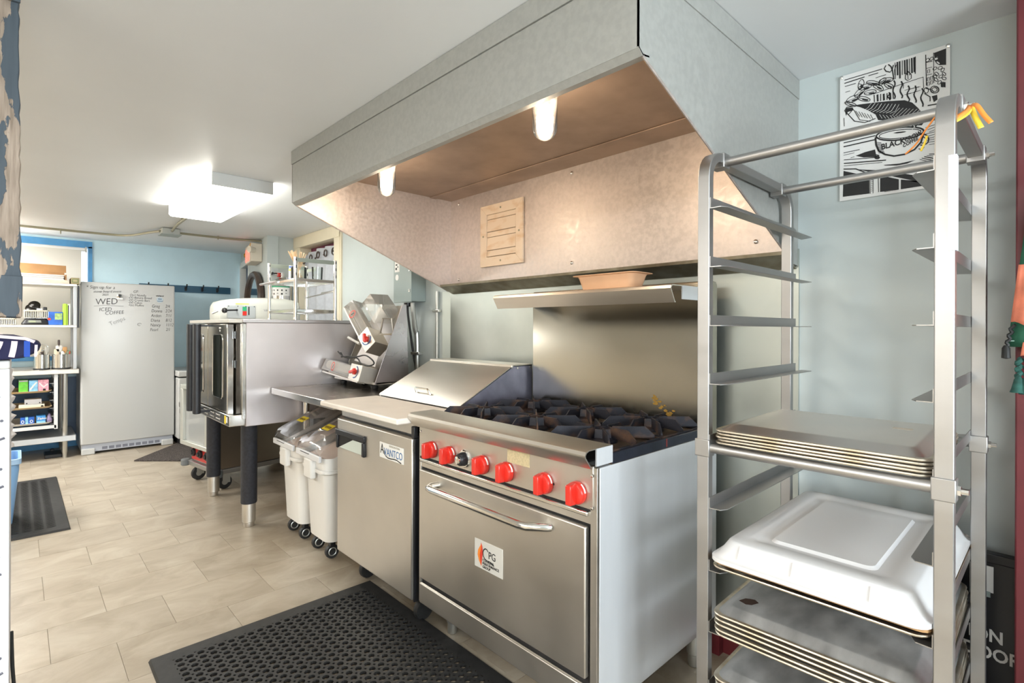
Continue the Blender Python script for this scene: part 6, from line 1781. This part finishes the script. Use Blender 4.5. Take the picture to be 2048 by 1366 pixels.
for L_ in POSTER_WHITE_LINES:
    ribbon(m, [lay(p, .0013) for p in L_[1:]], L_[0] / 1000)
obj('highlight_print', m, mat('poster_white', (.74, .74, .73), .55), po)['kind'] = 'stuff'
text('lettering', 'BLACK', .026, lay((-27, -66), .0016), (1, 0, .10), (-.06, 0, 1), INK, po, fat=.0006, sx=.80)
text('lettering', 'CROW', .019, lay((36, -57), .0016), (1, 0, .34), (-.14, 0, 1), INK, po, fat=.0005, sx=.74)
text('lettering', 'COFFEE', .0155, lay((31, -73), .0016), (1, 0, .40), (-.1, 0, 1), INK, po, fat=.0004, sx=.78)
text('lettering', 'BLACK CROW', .0055, lay((-18, -205), .0016), (1, 0, 0), (0, 0, 1), INK_SOFT, po)
for x, z in ((-.1405, .208), (.1405, .208)):
    k = single('push_pin', MB().lathe([(.0055, PY - .0003), (.0055, PY - .003), (.002, PY - .0045)], (PX + x, 0, PZ + z), 12, 'y'), CHROME,
               'small metal push pin at the poster corner ' + ('nearest the hood' if x < 0 else 'nearest the red door'), 'pin', 'poster push pins', loc=(PX + x, PY, PZ + z))

# black floor sign leaning behind the rack
sg = thing('floor_sign', 'black sign board with white lettering standing behind the pan rack', 'sign', (-.25, 2.0, 0))
obj('board', MB().box(-.46, -.089, 1.985, 2.0, 0.004, .628), mat('black_sign_board', (.006, .007, .012), .3), sg, .003)
obj('top_edge', MB().box(-.465, -.088, 1.978, 2.008, .618, .645), BLACK, sg, .003)
text('lettering', 'TION', .048, (-.213, 1.9835, .398), (1, 0, 0), (0, 0, 1), PAPER, sg, fat=.0012, sx=.84)
text('lettering', 'E DOOR', .048, (-.232, 1.9835, .348), (1, 0, 0), (0, 0, 1), PAPER, sg, fat=.0012, sx=.84)
obj('pictogram', ribbon(MB(), [(-.235, 1.984, .21), (-.185, 1.984, .30), (-.125, 1.984, .20)], .008), PAPER, sg)
tc_ = single('taped_card', MB().box(-.185, -.135, 1.9805, 1.9835, .535, .608), PAPER, 'white card taped to the black sign board', 'card', loc=(-.16, 1.982, .57))
obj('card_base', MB().box(-.185, -.141, 1.978, 1.9815, .522, .537), GREYPAINT, tc_)

# ------------------------------------------------------------------ sheet pan rack
rk = thing('pan_rack', 'tall aluminium sheet pan rack with bent uprights standing beside the range', 'rack', (-.40, 1.585, 0))
th = R(1.1)
RKL, RKR, RKF, RKB = -.654, -.142, 1.280, 1.885
for nm, x0, x1, sgn in (('side', RKL, RKL + .031, 1), ('side', RKR - .031, RKR, -1)):
    # each side is one bent bar: up, over and down
    pathc = []
    rc = .075
    zt = 1.735
    for a in range(0, 91, 15):
        pathc.append((RKF + rc - rc * math.cos(R(a)), zt - rc + rc * math.sin(R(a))))
    for a in range(90, -1, -15):
        pathc.append((RKB - rc + rc * math.cos(R(a)), zt - rc + rc * math.sin(R(a))))
    pathc = [(RKF, .14)] + pathc + [(RKB, .14)]
    inn = []
    t_ = .024
    for a in range(0, 91, 15):
        inn.append((RKF + rc - (rc - t_) * math.cos(R(a)), zt - rc + (rc - t_) * math.sin(R(a))))
    for a in range(90, -1, -15):
        inn.append((RKB - rc + (rc - t_) * math.cos(R(a)), zt - rc + (rc - t_) * math.sin(R(a))))
    inn = [(RKF + t_, .14)] + inn + [(RKB - t_, .14)]
    rings = [[Vector((x0, *o)), Vector((x1, *o)), Vector((x1, *i_)), Vector((x0, *i_))] for o, i_ in zip(pathc, inn)]
    up = obj('bent_upright', MB().loft(rings), ALU, rk, .002)
    obj('base_bar', MB().box(x0, x1, RKF - .01, RKB + .01, .118, .142), ALU, rk, .002)
    xi = x1 if sgn > 0 else x0
    for k, z in enumerate((1.580, 1.430, 1.280, 1.131, .975, .815, .656, .500, .350, .20)):
        lo_, hi_ = sorted((xi, xi + sgn * .038))
        f0, f1 = sorted((xi, xi + sgn * .002))
        y0_, y1_ = RKF + .004, RKB + .075
        led = [(xi, y0_), (xi + sgn * .028, y0_ + .002), (xi + sgn * .038, y0_ + .022), (xi + sgn * .038, y1_ - .02), (xi, y1_)]
        obj('runner', MB().prism(led, 'z', z - .002, z).box(f0, f1, y0_, y1_ - .06, z, z + .026), ALU, rk)
    for z in (.96,):
        obj('clamp', MB().box(x0 - .004, x1 + .003, RKF - .004, RKF + t_ + .004, z - .016, z + .028), ALU, rk, .002)
        obj('clamp', MB().box(x0 - .004, x1 + .003, RKB - t_ - .004, RKB + .004, z - .016, z + .028), ALU, rk, .002)
    for y in (RKF + .095, RKB - .095):
        obj('clamp', MB().box(x0 - .003, x1 + .003, y - .018, y + .018, zt - t_ - .012, zt + .003), ALU, rk, .002)
        if sgn < 0:
            obj('bolt', MB().cyl((x1 + .003, y, zt - .02), (x1 + .020, y, zt - .02), .006, n=8).cyl((x1 + .003, y, zt - .02), (x1 + .009, y, zt - .02), .010, n=6), CHROME, rk)
    if sgn < 0:
        for y in (RKF + .012, RKB - .012):
            obj('bolt', MB().cyl((x1 + .003, y, .966), (x1 + .020, y, .966), .006, n=8).cyl((x1 + .003, y, .966), (x1 + .009, y, .966), .010, n=6), CHROME, rk)
for y, z, r_ in ((RKF + .095, zt - .02, .0125), (RKB - .095, zt - .02, .0125), (RKF + .012, .966, .0125), (RKB - .012, .966, .0125), (RKF + .012, .13, .011), (RKB - .012, .13, .011)):
    obj('cross_rod', MB().cyl((RKL + .030, y, z), (RKR - .030, y, z), r_, n=14), ALU, rk)
for x in (RKL + .016, RKR - .016):
    for y in (RKF + .02, RKB - .02):
        c = obj('caster', MB().box(x - .02, x + .02, y - .018, y + .03, .098, .1185), CONDUIT, rk)
        obj('wheel', MB().lathe([(0, -.014), (.045, -.014), (.05, 0), (.045, .014), (0, .014)], (x, y, .051), 18, 'x', False, False), RUBBER, c)
# tape patch on the upright and knotted ribbons
single('tape_strip', MB().box(RKR - .010, RKR + .0025, RKF - .0015, RKF + .020, 1.42, 1.60), mat('white_tape', (.72, .75, .82), .6, bump=.3, bscale=120), 'frayed white tape strip stuck to the edge of the rack upright', 'tape', loc=(RKR, RKF, 1.5))
rb = thing('ribbon_bow', 'orange and yellow ribbons knotted round the top of the pan rack', 'ribbon', (RKR + .012, 1.375, 1.715))
kx, ky, kz = RKR + .014, 1.36, 1.712


def strap_(pts, w, m_):
    mm = ribbon(MB(), smooth_path(pts), w, Vector((.15, -1, .1)))
    o = obj('ribbon', mm, m_, rb)
    s_ = o.modifiers.new('thick', 'SOLIDIFY')
    s_.thickness = .0008
    return o


strap_([(kx, ky, kz), (kx + .010, ky - .015, kz - .008), (kx + .022, ky - .025, kz - .034), (kx + .032, ky - .03, kz - .052)], .008, RIBBON_O)
strap_([(kx, ky, kz), (kx + .008, ky - .02, kz - .03), (kx + .018, ky - .03, kz - .058)], .009, RIBBON_Y)
strap_([(kx, ky, kz), (kx - .004, ky - .03, kz - .02), (kx - .02, ky - .05, kz - .038), (kx - .030, ky - .06, kz - .062)], .009, RIBBON_O)
strap_([(kx, ky, kz), (kx - .002, ky - .03, kz - .025), (kx - .024, ky - .055, kz - .045)], .007, RIBBON_Y)
strap_([(RKR - .033, 1.30, 1.685), (RKR - .05, 1.31, 1.665), (RKR - .066, 1.32, 1.645), (RKR - .085, 1.33, 1.632)], .003, RIBBON_O)
strap_([(RKR - .045, 1.30, 1.652), (RKR - .049, 1.30, 1.638), (RKR - .055, 1.30, 1.624)], .004, RIBBON_Y)


def pan_mesh(w, d, h_=.024, up=False):
    """rolled-rim sheet pan, bottom face up unless up"""
    sec = [(0, 0, .004), (.0, .0, .0095), (.005, .005, .011), (.010, .010, .010), (.016, .016, .0115), (.034, .034, h_), (.040, .040, h_ + .0012), (.040, .040, h_ - .001), (.018, .018, .0085), (.008, .008, .006)]
    m_ = MB()
    rg = []
    for a, b, z in sec[3:7]:
        rg.append(rr(0, 0, z if not up else .0245 - z, w - 2 * a, d - 2 * b, max(.006, .03 - a * .5), 5))
    m_.loft(rg, False, True)
    rim = MB().loft([rr(0, 0, z if not up else .0245 - z, w - 2 * a, d - 2 * a, .03, 5) for a, z in ((.006, .0062), (.001, .0052), (0, .0072), (.001, .0098), (.005, .0108), (.010, .0102))], False, False)
    return m_, rim


def stack(n, cx, cy, z0, w, d, pitch, labels, grp, top_mat, bot_mat):
    proto = {}
    for k in range(n):
        top = k == n - 1
        loc = Vector((cx + rnd.uniform(-.002, .002), cy + rnd.uniform(-.003, .003), z0 + pitch * k))
        m_, rim = pan_mesh(w, d)
        o = obj('sheet_pan', m_, top_mat if top else bot_mat)
        r_ = obj('rolled_rim', rim, PAN_RIM, o)
        o.location = loc
        o.rotation_euler = (0, 0, R(1.0) + rnd.uniform(-.003, .003))
        tag(o, labels[k], 'sheet pan', grp)
    return o


ordn = ['bottom pan of', 'second pan from the bottom of', 'third pan from the bottom of', 'fourth pan from the bottom of', 'topmost upturned pan of']
cxp = -.396
t1 = stack(5, cxp + .001, 1.492, .9765, .440, .424, .0076, [o_ + ' the upper sheet pan stack, above the clear lid' for o_ in ordn], 'upper stack of upturned sheet pans', PAN, PAN)
obj('worn_mark', MB().box(.11, .15, .04, .065, .0253, .0256).turn(Matrix.Translation(t1.location)), mat('scuff', (.50, .44, .36), .5), t1)
t2 = stack(5, cxp, 1.600, .503, .440, .66, .0125, [o_ + ' the sheet pan stack just below the clear lid' for o_ in ordn], 'middle stack of upturned sheet pans', PAN_OLD, PAN)
obj('burnt_mark', MB().flat([(-.178, -.255, .02545), (-.158, -.262, .02545), (-.146, -.255, .02545), (-.137, -.232, .02545), (-.150, -.222, .02545), (-.160, -.226, .02545), (-.170, -.232, .02545)]).turn(Matrix.Translation(t2.location)), mat('burnt_brown', (.035, .015, .008), .6), t2)
t3 = stack(4, cxp, 1.600, .353, .440, .66, .0125, [o_ + ' the lowest sheet pan stack in the rack' for o_ in ordn[:3] + ordn[4:]], 'lowest stack of upturned sheet pans', PAN_OLD, PAN)
# upright pan holding a board, under the milky lid
m_, rim = pan_mesh(.440, .655, up=True)
o = obj('sheet_pan', m_, PAN)
obj('rolled_rim', rim, PAN_RIM, o)
o.location = (cxp, 1.598, .6575)
tag(o, 'single sheet pan with browned rim lying under the milky plastic lid', 'sheet pan')
single('baking_board', MB().loft([rr(cxp + .004, 1.598, z_, .432, .645, .02, 4) for z_ in (.683, .690)]), mat('brown_board', (.42, .24, .10), .6, vary=.2, scale=14), 'thin brown board between the pan and the milky plastic lid', 'board', loc=(cxp, 1.598, .683))
ll = thing('plastic_cover', 'milky clear plastic sheet pan cover on the rack', 'cover', (cxp, 1.58, .6935))
lw, ld_, lcx, lcy = .434, .66, cxp + .002, 1.592
obj('cover', MB().loft([rr(lcx, lcy, .6905 + dz, lw - a, ld_ - a, r_, 5) for dz, a, r_ in ((0.0, 0, .035), (.003, -.008, .035), (.012, -.008, .035), (.014, .006, .03), (.020, .02, .03), (.050, .056, .03), (.053, .068, .028), (.0535, .150, .02), (.050, .160, .02), (.049, .21, .02), (.0555, .222, .018))], False, True), PLASTIC_MILKY, ll, label='one-piece milky cover')
for x in (-.15, -.03, .12):
    obj('rib', MB().tube([(lcx + x, lcy - ld_ / 2 + .0085, .711), (lcx + x, lcy - ld_ / 2 + .0250, .738)], .0018, 6), WHITE, ll)

# ------------------------------------------------------------------ aprons hanging at the red door


def drape(x0, x1, xb0, xb1, y, z1, z0, amp, n_, m_, name, parent, ph=0.0, hem=0.0):
    rows = []
    for r_ in range(9):
        t = r_ / 8
        row = []
        for k in range(41):
            s_ = k / 40
            x = (x0 + (xb0 - x0) * t) * (1 - s_) + (x1 + (xb1 - x1) * t) * s_
            row.append(Vector((x, y + amp * (.3 + .7 * t) * math.sin(s_ * math.pi * 2 * n_ + ph + t), z1 + (z0 - z1) * t + hem * math.sin(s_ * math.pi * 2 * n_ + ph) * t)))
        rows.append(row)
    o = obj(name, MB().loft(rows, False, False, False), m_, parent)
    s = o.modifiers.new('thick', 'SOLIDIFY')
    s.thickness = .003
    return o


ra = thing('apron', 'red and coral gathered apron hanging at the red door', 'apron', (0.03, 1.78, 1.62))
drape(-.040, .12, -.075, .16, 1.80, 1.60, 1.345, .012, 3, CLOTH_RED, 'skirt', ra)
drape(-.078, .16, -.092, .19, 1.775, 1.43, 1.285, .010, 5, CLOTH_CORAL, 'ruffle', ra, 1.0, .006)
drape(-.07, .16, -.075, .16, 1.79, 1.24, 1.205, .006, 4, CLOTH_CORAL, 'lower_frill', ra, .4, .003)
ga = thing('apron', 'dark green apron with corded tassels hanging below the coral ruffle', 'apron', (0.03, 1.83, 1.62))
drape(-.060, .14, -.098, .20, 1.82, 1.60, 1.228, .012, 3, CLOTH_GREEN, 'skirt', ga, 2.0)
obj('hem_stitch', MB().tube([(-.098 + .297 * k / 30, 1.806 + .0 - .012 * math.sin(k / 30 * math.pi * 6 + 3), 1.243) for k in range(31)], .0015, 5), mat('pale_stitch', (.30, .45, .38), .8), ga)
for x, z1, z0 in ((-.078, 1.20, 1.115), (-.062, 1.21, 1.112), (-.046, 1.20, 1.12)):
    tp = [(x + .004 * math.sin(k * 1.3), 1.805 + .004 * math.cos(k * 1.3), z1 - (z1 - z0) * .55 * k / 14) for k in range(15)]
    c = obj('cord', MB().tube(tp, .0055, 7), TASSEL, ga)
    zt_ = z1 - (z1 - z0) * .55
    obj('tassel', MB().lathe([(0.004, zt_ + .002), (.009, zt_ - .006), (.010, zt_ - .012), (.014, zt_ - .03), (.017, z0), (.002, z0)], (x, 1.805, 0), 12), TASSEL, c)
tp = [(-.088 - .012 * k / 14 + .003 * math.sin(k * 1.5), 1.80, 1.285 - .055 * k / 14) for k in range(15)]
obj('side_cord', MB().tube(tp, .004, 6).lathe([(.004, 1.232), (.008, 1.225), (.009, 1.20), (.002, 1.198)], (-.101, 1.80, 0), 10), BLACKCORD, ga)
single('coat_hook', MB().tube(smooth_path([(.03, 1.899, 1.66), (.03, 1.86, 1.655), (.03, 1.80, 1.60), (.03, 1.78, 1.62)]), .006, 8), CHROME, 'metal coat hook on the red door holding the aprons', 'hook', loc=(.03, 1.899, 1.66))

bpy.context.view_layer.update()
